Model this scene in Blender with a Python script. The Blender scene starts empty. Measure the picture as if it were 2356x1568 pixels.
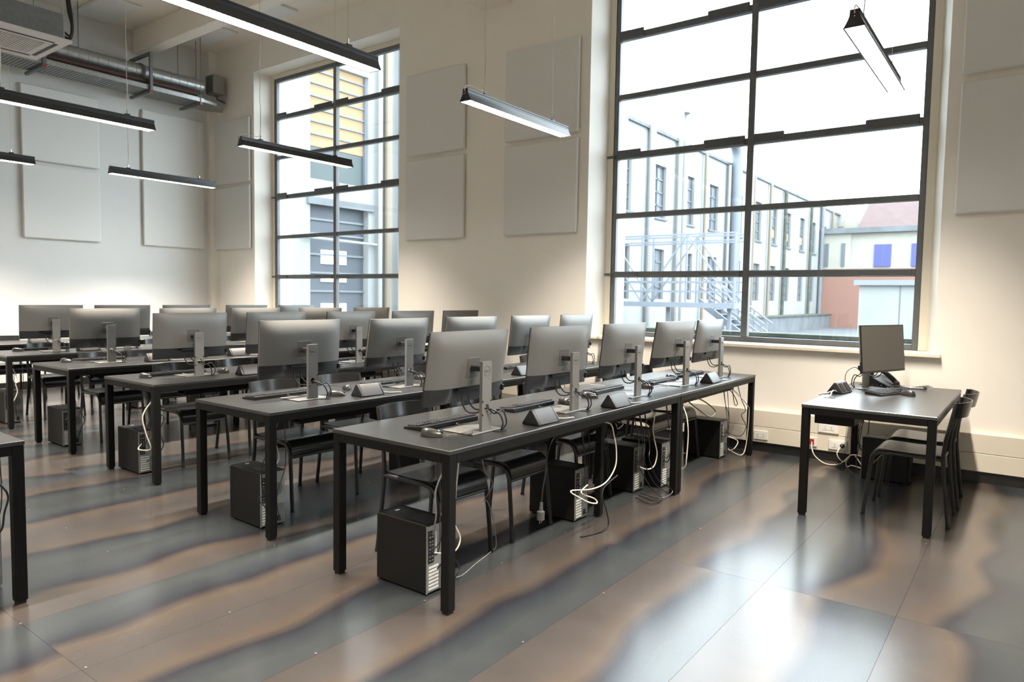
import bpy, bmesh, math, random
from mathutils import Vector, Matrix
random.seed(7)
SC = bpy.context.scene
COL = SC.collection
PI = math.pi

# ------------------------------------------------------------------ camera
CYAW, CPITCH, CROLL, CAMH = 0.6406, 0.0634, 0.0161, 1.4147
cy, sy = math.cos(CYAW), math.sin(CYAW)
fw = Vector((-sy*math.cos(CPITCH), cy*math.cos(CPITCH), -math.sin(CPITCH)))
rt = Vector((cy, sy, 0)); up = rt.cross(fw)
R_ = rt*math.cos(CROLL) + up*math.sin(CROLL)
U_ = -rt*math.sin(CROLL) + up*math.cos(CROLL)
cd = bpy.data.cameras.new('camera')
cd.sensor_width = 36.0; cd.sensor_fit = 'HORIZONTAL'; cd.lens = 36*1609.48/2356
cd.clip_start = .05; cd.clip_end = 300
cd.dof.use_dof = True; cd.dof.focus_distance = 4.6; cd.dof.aperture_fstop = 3.2
cam = bpy.data.objects.new('camera', cd); COL.objects.link(cam)
cam.matrix_world = Matrix(((R_.x, U_.x, -fw.x, 0), (R_.y, U_.y, -fw.y, 0), (R_.z, U_.z, -fw.z, CAMH), (0, 0, 0, 1)))
SC.camera = cam
# ------------------------------------------------------------------ sky, exposure
SKY = 7.0
LAMP_W = 63.0
LAMP_COL = (1.0, .89, .75)
w = bpy.data.worlds.new('overcast_sky'); SC.world = w; w.use_nodes = True
bg = w.node_tree.nodes['Background']; bg.inputs[0].default_value = (.83, .92, 1.0, 1); bg.inputs[1].default_value = SKY
vs = SC.view_settings
vs.view_transform = 'Standard'; vs.look = 'None'; vs.gamma = 1.0; vs.use_curve_mapping = False
vs.exposure = 0.72
SC.cycles.max_bounces = 12; SC.cycles.diffuse_bounces = 8; SC.cycles.glossy_bounces = 4
SC.cycles.transparent_max_bounces = 16; SC.cycles.sample_clamp_indirect = 2.5; SC.cycles.blur_glossy = .6
SC.cycles.use_denoising = True

# ------------------------------------------------------------------ materials
def mat(name, col, rough=.5, metal=0., spec=.5, noise=0., nscale=20., emit=None, estr=0., bump=0.):
    m = bpy.data.materials.new(name); m.use_nodes = True
    nt = m.node_tree; b = nt.nodes['Principled BSDF']
    b.inputs['Base Color'].default_value = (*col, 1); b.inputs['Roughness'].default_value = rough
    b.inputs['Metallic'].default_value = metal; b.inputs['Specular IOR Level'].default_value = spec
    if emit:
        b.inputs['Emission Color'].default_value = (*emit, 1); b.inputs['Emission Strength'].default_value = estr
    if noise or bump:
        tc = nt.nodes.new('ShaderNodeTexCoord'); n = nt.nodes.new('ShaderNodeTexNoise')
        n.inputs['Scale'].default_value = nscale; n.inputs['Detail'].default_value = 4
        nt.links.new(tc.outputs['Object'], n.inputs['Vector'])
        if noise:
            r = nt.nodes.new('ShaderNodeValToRGB')
            r.color_ramp.elements[0].position = .3; r.color_ramp.elements[1].position = .7
            r.color_ramp.elements[0].color = (*[c*(1-noise) for c in col], 1)
            r.color_ramp.elements[1].color = (*[min(1, c*(1+noise)) for c in col], 1)
            nt.links.new(n.outputs['Fac'], r.inputs['Fac']); nt.links.new(r.outputs['Color'], b.inputs['Base Color'])
        if bump:
            bp = nt.nodes.new('ShaderNodeBump'); bp.inputs['Strength'].default_value = bump; bp.inputs['Distance'].default_value = .004
            nt.links.new(n.outputs['Fac'], bp.inputs['Height']); nt.links.new(bp.outputs['Normal'], b.inputs['Normal'])
    return m

M = {}
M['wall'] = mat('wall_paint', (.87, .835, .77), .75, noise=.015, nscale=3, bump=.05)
M['wall_dimmed'] = mat('end_wall_dimmed', (.70, .705, .69), .75, noise=.015, nscale=3, bump=.05)  # wall paint greyed and darkened, standing in for cooler, weaker light here
M['reveal'] = mat('reveal_paint', (.86, .84, .80), .7)
M['ceil'] = mat('ceiling_paint', (.84, .79, .71), .85, noise=.02, nscale=2)
M['acoustic'] = mat('acoustic_felt', (.755, .755, .735), .95, noise=.03, nscale=300, bump=.15)
M['trunk'] = mat('trunking_paint', (.74, .68, .57), .5)
M['socket'] = mat('socket_white', (.8, .78, .74), .4)
M['red'] = mat('socket_red', (.35, .03, .02), .4)
M['frame'] = mat('window_frame_steel', (.11, .115, .12), .45, noise=.1, nscale=9)  # steel colour lightened in place of veiling glare from the windows
M['catch'] = mat('window_catch_steel', (.085, .09, .095), .4)
M['casing'] = mat('window_casing', (.74, .69, .58), .6)
M['stone'] = mat('sill_stone', (.78, .71, .58), .45, noise=.05, nscale=14)
M['skirt'] = mat('skirting_black', (.012, .012, .012), .45)
M['steel'] = mat('black_powder_coat', (.0055, .0053, .005), .5, spec=.15, noise=.08, nscale=60)
M['top'] = mat('black_laminate', (.013, .0127, .0126), .32, spec=1.0, noise=.06, nscale=240)
M['edge'] = mat('laminate_edge', (.012, .0155, .015), .45)
M['ply'] = mat('black_lacquered_ply', (.012, .012, .0125), .24, spec=.6)
M['tube'] = mat('black_tube', (.012, .012, .012), .38)
M['silver'] = mat('monitor_silver', (.135, .133, .125), .42, metal=.2, noise=.02, nscale=500)
M['silverlight'] = mat('stand_silver', (.165, .163, .156), .4, metal=.25)
M['mountgrey'] = mat('mount_grey', (.075, .074, .07), .5)
M['darkplast'] = mat('dark_plastic', (.020, .021, .023), .4, spec=.4)
M['blackplast'] = mat('black_plastic', (.008, .008, .0085), .38, spec=.4)
M['graphite'] = mat('graphite_logo', (.09, .088, .085), .4)
M['screen'] = mat('matte_screen', (.062, .057, .05), .35, spec=.4)
M['key'] = mat('keycap', (.018, .018, .019), .45)
M['mousesh'] = mat('mouse_shell', (.020, .019, .018), .28, spec=.7)
M['boxface'] = mat('socket_box_face', (.034, .033, .034), .42, spec=.4)
M['case'] = mat('tower_case', (.006, .0058, .0055), .5, spec=.25, noise=.15, nscale=200)
M['zinc'] = mat('tower_zinc', (.30, .305, .30), .4, metal=.6, noise=.05, nscale=90)
M['slot'] = mat('slot_cover', (.62, .62, .60), .45, metal=.3)
M['portblack'] = mat('port_black', (.006, .006, .007), .5)
M['portblue'] = mat('port_blue', (.05, .06, .16), .5)
M['portgreen'] = mat('port_green', (.13, .22, .08), .5)
M['portpurple'] = mat('port_purple', (.12, .08, .17), .5)
M['portyellow'] = mat('port_yellow', (.5, .4, .1), .5)
M['cabwhite'] = mat('cable_white', (.66, .61, .52), .5)
M['cabblack'] = mat('cable_black', (.012, .012, .013), .4)
M['cabgrey'] = mat('cable_grey', (.22, .22, .22), .45)
M['lampbody'] = mat('lamp_black', (.018, .019, .021), .38, spec=.5)
M['louvre'] = mat('lamp_louvre', (.8, .8, .78), .4)
M['led'] = mat('lamp_diffuser', (.9, .9, .9), .5, emit=(1, .94, .86), estr=20)
M['wire'] = mat('suspension_wire', (.55, .53, .5), .4, metal=.3)
M['chrome'] = mat('chrome', (.6, .6, .6), .2, metal=1)
M['galv'] = mat('galvanised_steel', (.38, .39, .385), .36, metal=.75, noise=.15, nscale=35)
M['galvdark'] = mat('galvanised_dark', (.17, .18, .18), .5, metal=.5, noise=.12, nscale=20)
M['brown'] = mat('brown_insulation', (.06, .025, .018), .6)
M['acwhite'] = mat('cassette_white', (.68, .645, .62), .5)
M['acgrill'] = mat('cassette_grille', (.28, .265, .25), .6)
M['facade'] = mat('facade_render', (.225, .235, .232), .9, noise=.08, nscale=.8)
M['facade2'] = mat('facade_cream', (.29, .285, .245), .9, noise=.08, nscale=.7)
M['facwin'] = mat('facade_glass', (.10, .115, .13), .35, spec=.4)  # glass colour paled to imitate haze and glare over dark panes
M['facframe'] = mat('facade_window_frame', (.085, .095, .105), .6)
M['dooriron'] = mat('grey_shutter', (.05, .06, .075), .6, noise=.1, nscale=1.5)
M['teal'] = mat('teal_panel', (.035, .05, .053), .5)
M['greypipe'] = mat('zinc_pipe', (.11, .125, .145), .5)
M['whitepipe'] = mat('pale_pipe', (.22, .225, .225), .6)
M['rustpipe'] = mat('brown_pipe', (.16, .135, .10), .6)
M['rail'] = mat('galvanised_rail', (.16, .18, .21), .5)
M['roofred'] = mat('red_roof', (.080, .052, .050), .9, noise=.12, nscale=2)
M['brickred'] = mat('brick_base', (.21, .11, .085), .9)
M['bluedoor'] = mat('blue_shutter', (.05, .06, .22), .6)
M['concrete'] = mat('concrete', (.11, .12, .128), .9, noise=.18, nscale=1.2)
M['moss'] = mat('mossy_coping', (.06, .07, .055), .95, noise=.3, nscale=3)
M['roofgrey'] = mat('flat_roof', (.085, .09, .095), .9, noise=.1, nscale=.7)
M['ochre'] = mat('lit_blind', (.13, .09, .05), .7, emit=(1, .74, .42), estr=.36)
M['litwin'] = mat('lit_window', (.8, .8, .7), .7, emit=(1, .96, .82), estr=.85)
M['glow'] = mat('window_lamp_glow', (.12, .09, .06), .7, emit=(1, .62, .3), estr=.6)

def glass_mat():
    m = bpy.data.materials.new('window_glass'); m.use_nodes = True; nt = m.node_tree
    for n in list(nt.nodes): nt.nodes.remove(n)
    o = nt.nodes.new('ShaderNodeOutputMaterial'); mx = nt.nodes.new('ShaderNodeMixShader')
    t = nt.nodes.new('ShaderNodeBsdfTransparent'); t.inputs[0].default_value = (.955, .975, .97, 1)
    g = nt.nodes.new('ShaderNodeBsdfGlossy'); g.inputs['Roughness'].default_value = .03
    lw = nt.nodes.new('ShaderNodeLayerWeight'); pw = nt.nodes.new('ShaderNodeMath'); pw.operation = 'POWER'; pw.inputs[1].default_value = 5
    f = nt.nodes.new('ShaderNodeMath'); f.operation = 'MULTIPLY_ADD'; f.inputs[1].default_value = .96; f.inputs[2].default_value = .04
    nt.links.new(lw.outputs['Facing'], pw.inputs[0]); nt.links.new(pw.outputs[0], f.inputs[0])
    nt.links.new(f.outputs[0], mx.inputs[0]); nt.links.new(t.outputs[0], mx.inputs[1]); nt.links.new(g.outputs[0], mx.inputs[2])
    nt.links.new(mx.outputs[0], o.inputs[0]); return m
M['glass'] = glass_mat()

def floor_mat():
    """lacquered hot-rolled steel: brown heat-tint on one side of a sheet, grey scale on the other, wavy dark line between"""
    m = bpy.data.materials.new('rolled_steel_sheet'); m.use_nodes = True; nt = m.node_tree; L = nt.links
    b = nt.nodes['Principled BSDF']
    tc = nt.nodes.new('ShaderNodeTexCoord'); oi = nt.nodes.new('ShaderNodeObjectInfo')
    sep = nt.nodes.new('ShaderNodeSeparateXYZ'); L.new(tc.outputs['Object'], sep.inputs[0])
    rnd = nt.nodes.new('ShaderNodeMath'); rnd.operation = 'MULTIPLY'; rnd.inputs[1].default_value = 37.0; L.new(oi.outputs['Random'], rnd.inputs[0])
    cmb = nt.nodes.new('ShaderNodeCombineXYZ')
    sx = nt.nodes.new('ShaderNodeMath'); sx.operation = 'MULTIPLY'; sx.inputs[1].default_value = .6; L.new(sep.outputs['X'], sx.inputs[0])
    L.new(sx.outputs[0], cmb.inputs[0]); L.new(sep.outputs['Y'], cmb.inputs[1]); L.new(rnd.outputs[0], cmb.inputs[2])
    n1 = nt.nodes.new('ShaderNodeTexNoise'); n1.inputs['Scale'].default_value = 1.15; n1.inputs['Detail'].default_value = 1.2; n1.inputs['Roughness'].default_value = .5
    L.new(cmb.outputs[0], n1.inputs['Vector'])
    wob = nt.nodes.new('ShaderNodeMath'); wob.operation = 'MULTIPLY_ADD'; wob.inputs[1].default_value = .8; wob.inputs[2].default_value = -.4
    L.new(n1.outputs['Fac'], wob.inputs[0])
    px = nt.nodes.new('ShaderNodeMath'); px.operation = 'MULTIPLY_ADD'; px.inputs[1].default_value = 1/.5863; px.inputs[2].default_value = .5
    L.new(sep.outputs['X'], px.inputs[0])
    ad = nt.nodes.new('ShaderNodeMath'); ad.operation = 'ADD'; L.new(px.outputs[0], ad.inputs[0]); L.new(wob.outputs[0], ad.inputs[1])
    r = nt.nodes.new('ShaderNodeValToRGB'); e = r.color_ramp.elements
    cols = [(0, (.048, .043, .041)), (.22, (.052, .045, .042)), (.40, (.064, .050, .039)), (.47, (.040, .033, .032)), (.525, (.020, .020, .025)),
            (.62, (.026, .030, .036)), (.80, (.037, .042, .044)), (1, (.034, .038, .041))]
    e[0].position = 0; e[0].color = (*cols[0][1], 1); e[1].position = 1; e[1].color = (*cols[-1][1], 1)
    for p, c in cols[1:-1]:
        x = e.new(p); x.color = (*c, 1)
    L.new(ad.outputs[0], r.inputs['Fac'])
    # mottling and fine grain
    n2 = nt.nodes.new('ShaderNodeTexNoise'); n2.inputs['Scale'].default_value = 5; n2.inputs['Detail'].default_value = 6; L.new(cmb.outputs[0], n2.inputs['Vector'])
    mr = nt.nodes.new('ShaderNodeMapRange'); mr.inputs[1].default_value = .3; mr.inputs[2].default_value = .7; mr.inputs[3].default_value = .92; mr.inputs[4].default_value = 1.08
    L.new(n2.outputs['Fac'], mr.inputs[0])
    mx = nt.nodes.new('ShaderNodeVectorMath'); mx.operation = 'SCALE'; L.new(r.outputs['Color'], mx.inputs[0]); L.new(mr.outputs[0], mx.inputs['Scale'])
    L.new(mx.outputs[0], b.inputs['Base Color'])
    b.inputs['Metallic'].default_value = .0; b.inputs['Specular IOR Level'].default_value = .48
    rr = nt.nodes.new('ShaderNodeMapRange'); rr.inputs[1].default_value = .3; rr.inputs[2].default_value = .7; rr.inputs[3].default_value = .225; rr.inputs[4].default_value = .23
    L.new(n2.outputs['Fac'], rr.inputs[0]); L.new(rr.outputs[0], b.inputs['Roughness'])
    return m
M['floor'] = floor_mat()
M['under'] = mat('subfloor', (.015, .015, .015), .8)

# ------------------------------------------------------------------ mesh helpers
class MB:
    def __init__(self): self.v = []; self.f = []
    def quad(self, *p):
        n = len(self.v); self.v += [tuple(q) for q in p]; self.f.append(tuple(range(n, n+len(p)))); return self
    def box(self, x0, x1, y0, y1, z0, z1):
        n = len(self.v)
        self.v += [(x, y, z) for z in (z0, z1) for y in (y0, y1) for x in (x0, x1)]
        for q in ((0, 2, 3, 1), (4, 5, 7, 6), (0, 1, 5, 4), (2, 6, 7, 3), (0, 4, 6, 2), (1, 3, 7, 5)):
            self.f.append(tuple(n+i for i in q))
        return self
    def bar(self, a, b, w, h=None):
        """a square bar from a to b"""
        h = h or w; a = Vector(a); b = Vector(b); d = (b-a).normalized()
        s = d.cross(Vector((0, 0, 1)))
        if s.length < .01: s = Vector((1, 0, 0))
        s.normalize(); t = s.cross(d).normalized(); n = len(self.v)
        for p in (a, b):
            for i, j in ((-1, -1), (1, -1), (1, 1), (-1, 1)): self.v.append(tuple(p+s*i*w/2+t*j*h/2))
        for q in ((0, 1, 2, 3), (7, 6, 5, 4), (0, 4, 5, 1), (1, 5, 6, 2), (2, 6, 7, 3), (3, 7, 4, 0)): self.f.append(tuple(n+i for i in q))
        return self
    def tube(self, pts, r, n=6, cap=True):
        pts = [Vector(p) for p in pts]; base = len(self.v); prev = None
        for i, p in enumerate(pts):
            d = (pts[min(i+1, len(pts)-1)]-pts[max(i-1, 0)]).normalized()
            if prev is None:
                s = d.cross(Vector((0, 0, 1)))
                if s.length < .05: s = d.cross(Vector((1, 0, 0)))
            else: s = prev - d*prev.dot(d)
            if s.length < 1e-6: s = d.orthogonal()
            s.normalize(); prev = s; t = d.cross(s)
            rr = r[i] if isinstance(r, (list, tuple)) else r
            for k in range(n):
                a = 2*PI*k/n; self.v.append(tuple(p+s*math.cos(a)*rr+t*math.sin(a)*rr))
        for i in range(len(pts)-1):
            for k in range(n):
                a = base+i*n+k; b2 = base+i*n+(k+1) % n; self.f.append((a, b2, b2+n, a+n))
        if cap:
            self.f.append(tuple(base+k for k in reversed(range(n)))); e = base+(len(pts)-1)*n; self.f.append(tuple(e+k for k in range(n)))
        return self
    def prism(self, prof, a, b, axis='y'):
        """extrude a 2D profile between a and b along an axis; profile = the two other coordinates in order"""
        n = len(self.v); k = len(prof)
        for t in (a, b):
            for p, q in prof:
                self.v.append({'x': (t, p, q), 'y': (p, t, q), 'z': (p, q, t)}[axis])
        for i in range(k):
            j = (i+1) % k; self.f.append((n+i, n+j, n+k+j, n+k+i))
        self.f.append(tuple(n+i for i in reversed(range(k)))); self.f.append(tuple(n+k+i for i in range(k)))
        return self
    def grid(self, fn, nu, nv):
        n = len(self.v)
        for i in range(nu+1):
            for j in range(nv+1): self.v.append(tuple(fn(i/nu, j/nv)))
        for i in range(nu):
            for j in range(nv):
                a = n+i*(nv+1)+j; self.f.append((a, a+nv+1, a+nv+2, a+1))
        return self
    def disc(self, c, r, axis='z', n=12, h=.002):
        c = Vector(c); d = {'x': (0, 1, 2), 'y': (1, 2, 0), 'z': (2, 0, 1)}[axis]
        b = len(self.v)
        for s in (-h/2, h/2):
            for k in range(n):
                p = [0, 0, 0]; p[d[0]] = s; p[d[1]] = r*math.cos(2*PI*k/n); p[d[2]] = r*math.sin(2*PI*k/n); self.v.append(tuple(c+Vector(p)))
        for k in range(n):
            j = (k+1) % n; self.f.append((b+k, b+j, b+n+j, b+n+k))
        self.f.append(tuple(b+k for k in reversed(range(n)))); self.f.append(tuple(b+n+k for k in range(n)))
        return self
    def mesh(self, name, m, bevel=0., smooth=False, segs=1):
        bm = bmesh.new(); vs_ = [bm.verts.new(v) for v in self.v]
        for f in self.f:
            try: bm.faces.new([vs_[i] for i in f])
            except ValueError: pass
        bmesh.ops.recalc_face_normals(bm, faces=bm.faces)
        if bevel:
            ed = [e for e in bm.edges if len(e.link_faces) == 2 and e.calc_face_angle() > .5]
            bmesh.ops.bevel(bm, geom=ed, offset=bevel, segments=segs, affect='EDGES', profile=.5)
        me = bpy.data.meshes.new(name); bm.to_mesh(me); bm.free()
        me.materials.append(M[m] if isinstance(m, str) else m)
        if smooth:
            me.polygons.foreach_set('use_smooth', [True]*len(me.polygons))
            try: me.set_sharp_from_angle(angle=.6)
            except Exception: pass
        return me

def link(name, me, parent=None, loc=None, rz=None):
    o = bpy.data.objects.new(name, me); COL.objects.link(o)
    if parent: o.parent = parent
    if loc: o.location = loc
    if rz: o.rotation_euler = (0, 0, rz)
    return o
def obj(name, mb, m, parent=None, bevel=0., smooth=False, loc=None, segs=1):
    return link(name, mb.mesh(name, m, bevel, smooth, segs), parent, loc)
def tag(o, label=None, cat=None, group=None, kind=None):
    if label: o['label'] = label
    if cat: o['category'] = cat
    if group: o['group'] = group
    if kind: o['kind'] = kind
    return o
def thing(name, label=None, cat=None, loc=(0, 0, 0), rz=0, group=None):
    o = bpy.data.objects.new(name, None); COL.objects.link(o); o.location = loc; o.rotation_euler = (0, 0, rz)
    o.empty_display_size = .1
    return tag(o, label, cat, group)
def dup(root, loc, rz=0, label=None, group=None):
    def cp(o, par):
        c = o.copy(); COL.objects.link(c)
        if par is not None: c.parent = par
        for ch in list(o.children): cp(ch, c)
        return c
    r = cp(root, None); r.location = loc; r.rotation_euler = (0, 0, rz)
    tag(r, label, None, group); return r
def smooth_path(pts, k=5):
    P = [Vector(p) for p in pts]; out = []
    for i in range(len(P)-1):
        p0, p1, p2, p3 = P[max(i-1, 0)], P[i], P[i+1], P[min(i+2, len(P)-1)]
        for s in range(k):
            t = s/k
            out.append(.5*((2*p1)+(-p0+p2)*t+(2*p0-5*p1+4*p2-p3)*t*t+(-p0+3*p1-3*p2+p3)*t**3))
    out.append(P[-1]); return out
def struct(name, mb, m, parent=None, **k):
    o = obj(name, mb, m, parent, **k)
    if parent is None: o['kind'] = 'structure'
    return o

# ------------------------------------------------------------------ room shell
W = 6.66; XL = -11.37; XR = 9.4; YN = -3.6; ZC = 5.42; T = .74
fl = struct('floor', MB().box(XL-.3, XR+.3, YN-.3, W+.62, -.12, -.006), 'under')
PW, PL = .5863, 2.44
pm = {}
def panel_mesh(wd, ln):
    k = (round(wd, 3), round(ln, 3))
    if k not in pm:
        pm[k] = MB().box(-wd/2+.0006, wd/2-.0006, -ln/2+.0006, ln/2-.0006, -.006, 0).mesh('floor_panel', 'floor')
    return pm[k]
FLIP = {-3: 1, -2: 1, -1: 0, 0: 0, 1: 0, 2: 1, 3: 0, -4: 0, -5: 1, -6: 0, -7: 0, -8: 1}
for k in range(-16, 20):
    x0 = -2.191+k*PW; x1 = x0+PW
    a, b = max(x0, XL), min(x1, XR)
    if b-a < .05: continue
    off = 3.516 if k >= -3 else (3.516-1.26 if k % 2 else 3.516)
    j = math.floor((YN-off)/PL)
    while off+j*PL < W:
        y0, y1 = max(off+j*PL, YN), min(off+(j+1)*PL, W); j += 1
        if y1-y0 < .05: continue
        f = FLIP.get(k, random.randint(0, 1))
        if k == 2 and y1 < 3.6: f = 0
        link('floor_panel', panel_mesh(b-a, y1-y0), fl, ((a+b)/2, (y0+y1)/2, 0), PI if f else 0)

scr = MB().disc((0, 0, .0003), .0042, 'z', 8, .0006).mesh('floor_screw', 'zinc')
for k in range(-5, 6):
    for q in range(-7, 6):
        y = 3.516+q*.61+random.uniform(-.02, .02)
        if y < W-.1 and random.random() < .6: link('floor_screw', scr, fl, (-2.191+k*PW+random.choice((-.012, .012)), y, 0))

# window wall with two openings, splayed reveals
CW1, CW2, CW3 = -8.55, -2.305, 3.95            # window centres; the third, unseen past the right edge, is added for fill daylight
RD = .28; WT = .60
SILL = .97; HEAD = 4.93
mb = MB()
def pier(xa, xb, sa, sb):
    """full-height pier; sa/sb: whether that side is a reveal"""
    pr = [(xa, W), (xb, W)]
    if sb: pr += [(xb+.08, W+RD), (xb+.15, W+RD), (xb+.15, W+WT)]
    else: pr += [(xb, W+WT)]
    if sa: pr += [(xa-.15, W+WT), (xa-.15, W+RD), (xa-.08, W+RD)]
    else: pr += [(xa, W+WT)]
    mb.prism(pr, 0, ZC+.1, 'z')
pier(XL-.3, CW1-1.66, False, True); pier(CW1+1.66, CW2-1.66, True, True); pier(CW2+1.66, CW3-1.66, True, True); pier(CW3+1.66, XR+.3, True, False)
for c in (CW1, CW2, CW3):
    mb.box(c-1.66, c+1.66, W, W+WT, 0, SILL); mb.box(c-1.66, c+1.66, W, W+WT, HEAD, ZC+.1)
struct('wall_window', mb, 'wall')
struct('wall_left', MB().box(XL-.3, XL, YN-.3, W, 0, ZC+.1), 'wall_dimmed')
struct('wall_right', MB().box(XR, XR+.3, YN-.3, W, 0, ZC+.1), 'wall')
struct('wall_near', MB().box(XL, XR, YN-.3, YN, 0, ZC+.1), 'wall')
struct('ceiling', MB().box(XL-.3, XR+.3, YN-.3, W+WT, ZC, ZC+.25), 'ceil')
struct('trim_1', MB().box(XL, XR, 5.33, 5.53, 5.06, ZC).box(XL, XR, 1.3, 1.5, 5.06, ZC), 'ceil', bevel=.01)
struct('trim_2', MB().prism([(-5.72, ZC), (-5.45, 4.80), (-5.05, 4.80), (-4.78, ZC)], 5.53, W, 'y').prism([(-5.55, ZC), (-5.45, 4.98), (-5.05, 4.98), (-4.95, ZC)], YN, 5.53, 'y'), 'ceil')
struct('trim_3', MB().box(XL, XL+.09, W-.14, W, 0, ZC), 'wall')
struct('baseboard_window', MB().box(XL, XR, W-.028, W, 0, .086), 'skirt')
struct('baseboard_left', MB().box(XL, XL+.02, YN, W-.14, 0, .11), 'skirt')
# two-tier wall trunking
tr = MB().box(XL+.1, XR, W-.02, W, .086, .385)
tk = struct('trim_4', tr, 'trunk')
x = XL+.1
while x < XR:
    x2 = min(x+2.0, XR)
    for z0, z1 in ((.088, .2325), (.2355, .389)):
        obj('trunking_panel', MB().box(x+.001, x2-.001, W-.045, W-.02, z0, z1), 'trunk', tk, bevel=.003)
    x = x2

def window(num, c):
    root = thing('window_%d' % num); root['kind'] = 'structure'
    y0, y1 = W+RD+.004, W+RD+.062
    z0, z1 = 1.005, 4.86
    hw = 1.51
    def p(name, m_, mt, bv=.004): return obj(name, m_, mt, root, bevel=bv)
    for s in (-1, 1):
        a, b = sorted((c+s*hw, c+s*(hw-.05))); p('frame_jamb', MB().box(a, b, y0, y1, z0, z1), 'frame')
        a, b = sorted((c+s*hw, c+s*(hw+.066))); p('casing_strip', MB().box(a, b, y0-.012, y1, z0, z1+.0), 'casing')
    p('casing_strip', MB().box(c-hw-.066, c+hw+.066, y0-.012, y1, z1, z1+.066), 'casing')
    p('frame_rail', MB().box(c-hw+.05, c+hw-.05, y0, y1, z0, z0+.05), 'frame')
    p('frame_rail', MB().box(c-hw+.05, c+hw-.05, y0, y1, z1-.06, z1), 'frame')
    p('mullion', MB().box(c-.032, c+.032, y0-.012, y1, z0+.05, z1-.06), 'frame')
    rows = [1.677, 2.321, 2.965, 3.603, 4.237]
    for i, z in enumerate(rows):
        thick = .028 if i % 2 else .033
        for s in (-1, 1):
            a, b = sorted((c+s*.032, c+s*(hw-.05)))
            p('transom', MB().box(a, b, y0-.006, y1, z-thick, z+thick), 'frame')
            if i % 2 == 0:                          # opening rows carry raised catch housings
                wl = b-a
                hi = .03 if i else 0
                p('catch_housing', MB().box(a+.0, a+.2*wl, y0-.026, y0-.006, z-thick+.004, z+thick+hi), 'catch', .008)
                p('catch_housing', MB().box(b-.31*wl, b-.02, y0-.026, y0-.006, z-thick+.004, z+thick+hi), 'catch', .008)
    p('latch_knob', MB().box(c-hw-.07, c-hw+.03, y0-.03, y0-.004, 1.665, 1.69), 'catch')
    p('latch_knob', MB().box(c-hw-.07, c-hw+.03, y0-.03, y0-.004, 2.953, 2.978), 'catch')
    zs = [z0+.05]+rows+[z1-.06]
    for i in range(6):
        for s in (-1, 1):
            a, b = sorted((c+s*.03, c+s*(hw-.045)))
            obj('pane', MB().box(a, b, y0+.028, y0+.032, zs[i]-.005, zs[i+1]+.005), 'glass', root)
    obj('sill', MB().box(c-1.71, c+1.71, W-.05, W+RD+.004, SILL-.001, 1.003), 'stone', root, bevel=.006)
window(1, CW1); window(2, CW2); window(3, CW3)

# ------------------------------------------------------------------ acoustic panels
am = MB().box(-.505, .505, -.05, -.012, 0, 1.03).mesh('acoustic_panel', 'acoustic', .012, True)
def apanel(loc, rz, label): tag(link('acoustic_panel', am, None, loc, rz), label, 'panel', 'square acoustic wall panels')
for cx, where in ((-10.785, 'between corner and left window'), (-6.215, 'just right of the left window'), (-4.585, 'just left of the big right window'), (-.05, 'right of the big window')):
    apanel((cx, W, 2.13), 0, 'lower square acoustic panel on the wall '+where)
    apanel((cx, W, 3.215), 0, 'upper square acoustic panel on the wall '+where)
for cyy, where in ((4.29, 'farther from the corner on the end wall'), (5.93, 'nearest the corner on the end wall')):
    apanel((XL, cyy, 2.13), PI/2, 'lower grey acoustic panel '+where)
    apanel((XL, cyy, 3.215), PI/2, 'upper grey acoustic panel '+where)
cm = MB().box(-.5, .5, -.25, .25, -.04, 0).mesh('ceiling_panel', 'acoustic', .01)
for i, (x, y) in enumerate(((-9.09, 6.07), (-10.57, 6.07), (-10.8, 4.72), (-7.5, 6.07), (-9.2, 4.72))):
    o = link('ceiling_panel', cm, None, (x, y, ZC))
    tag(o, ['pale acoustic slab on the ceiling above the left window', 'pale acoustic slab on the ceiling over the duct end', 'pale acoustic slab on the ceiling behind the cassette unit',
            'pale acoustic slab on the ceiling above the long front lamp', 'pale acoustic slab on the ceiling beyond the near beam'][i], 'panel', 'acoustic slabs on the ceiling')

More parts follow.
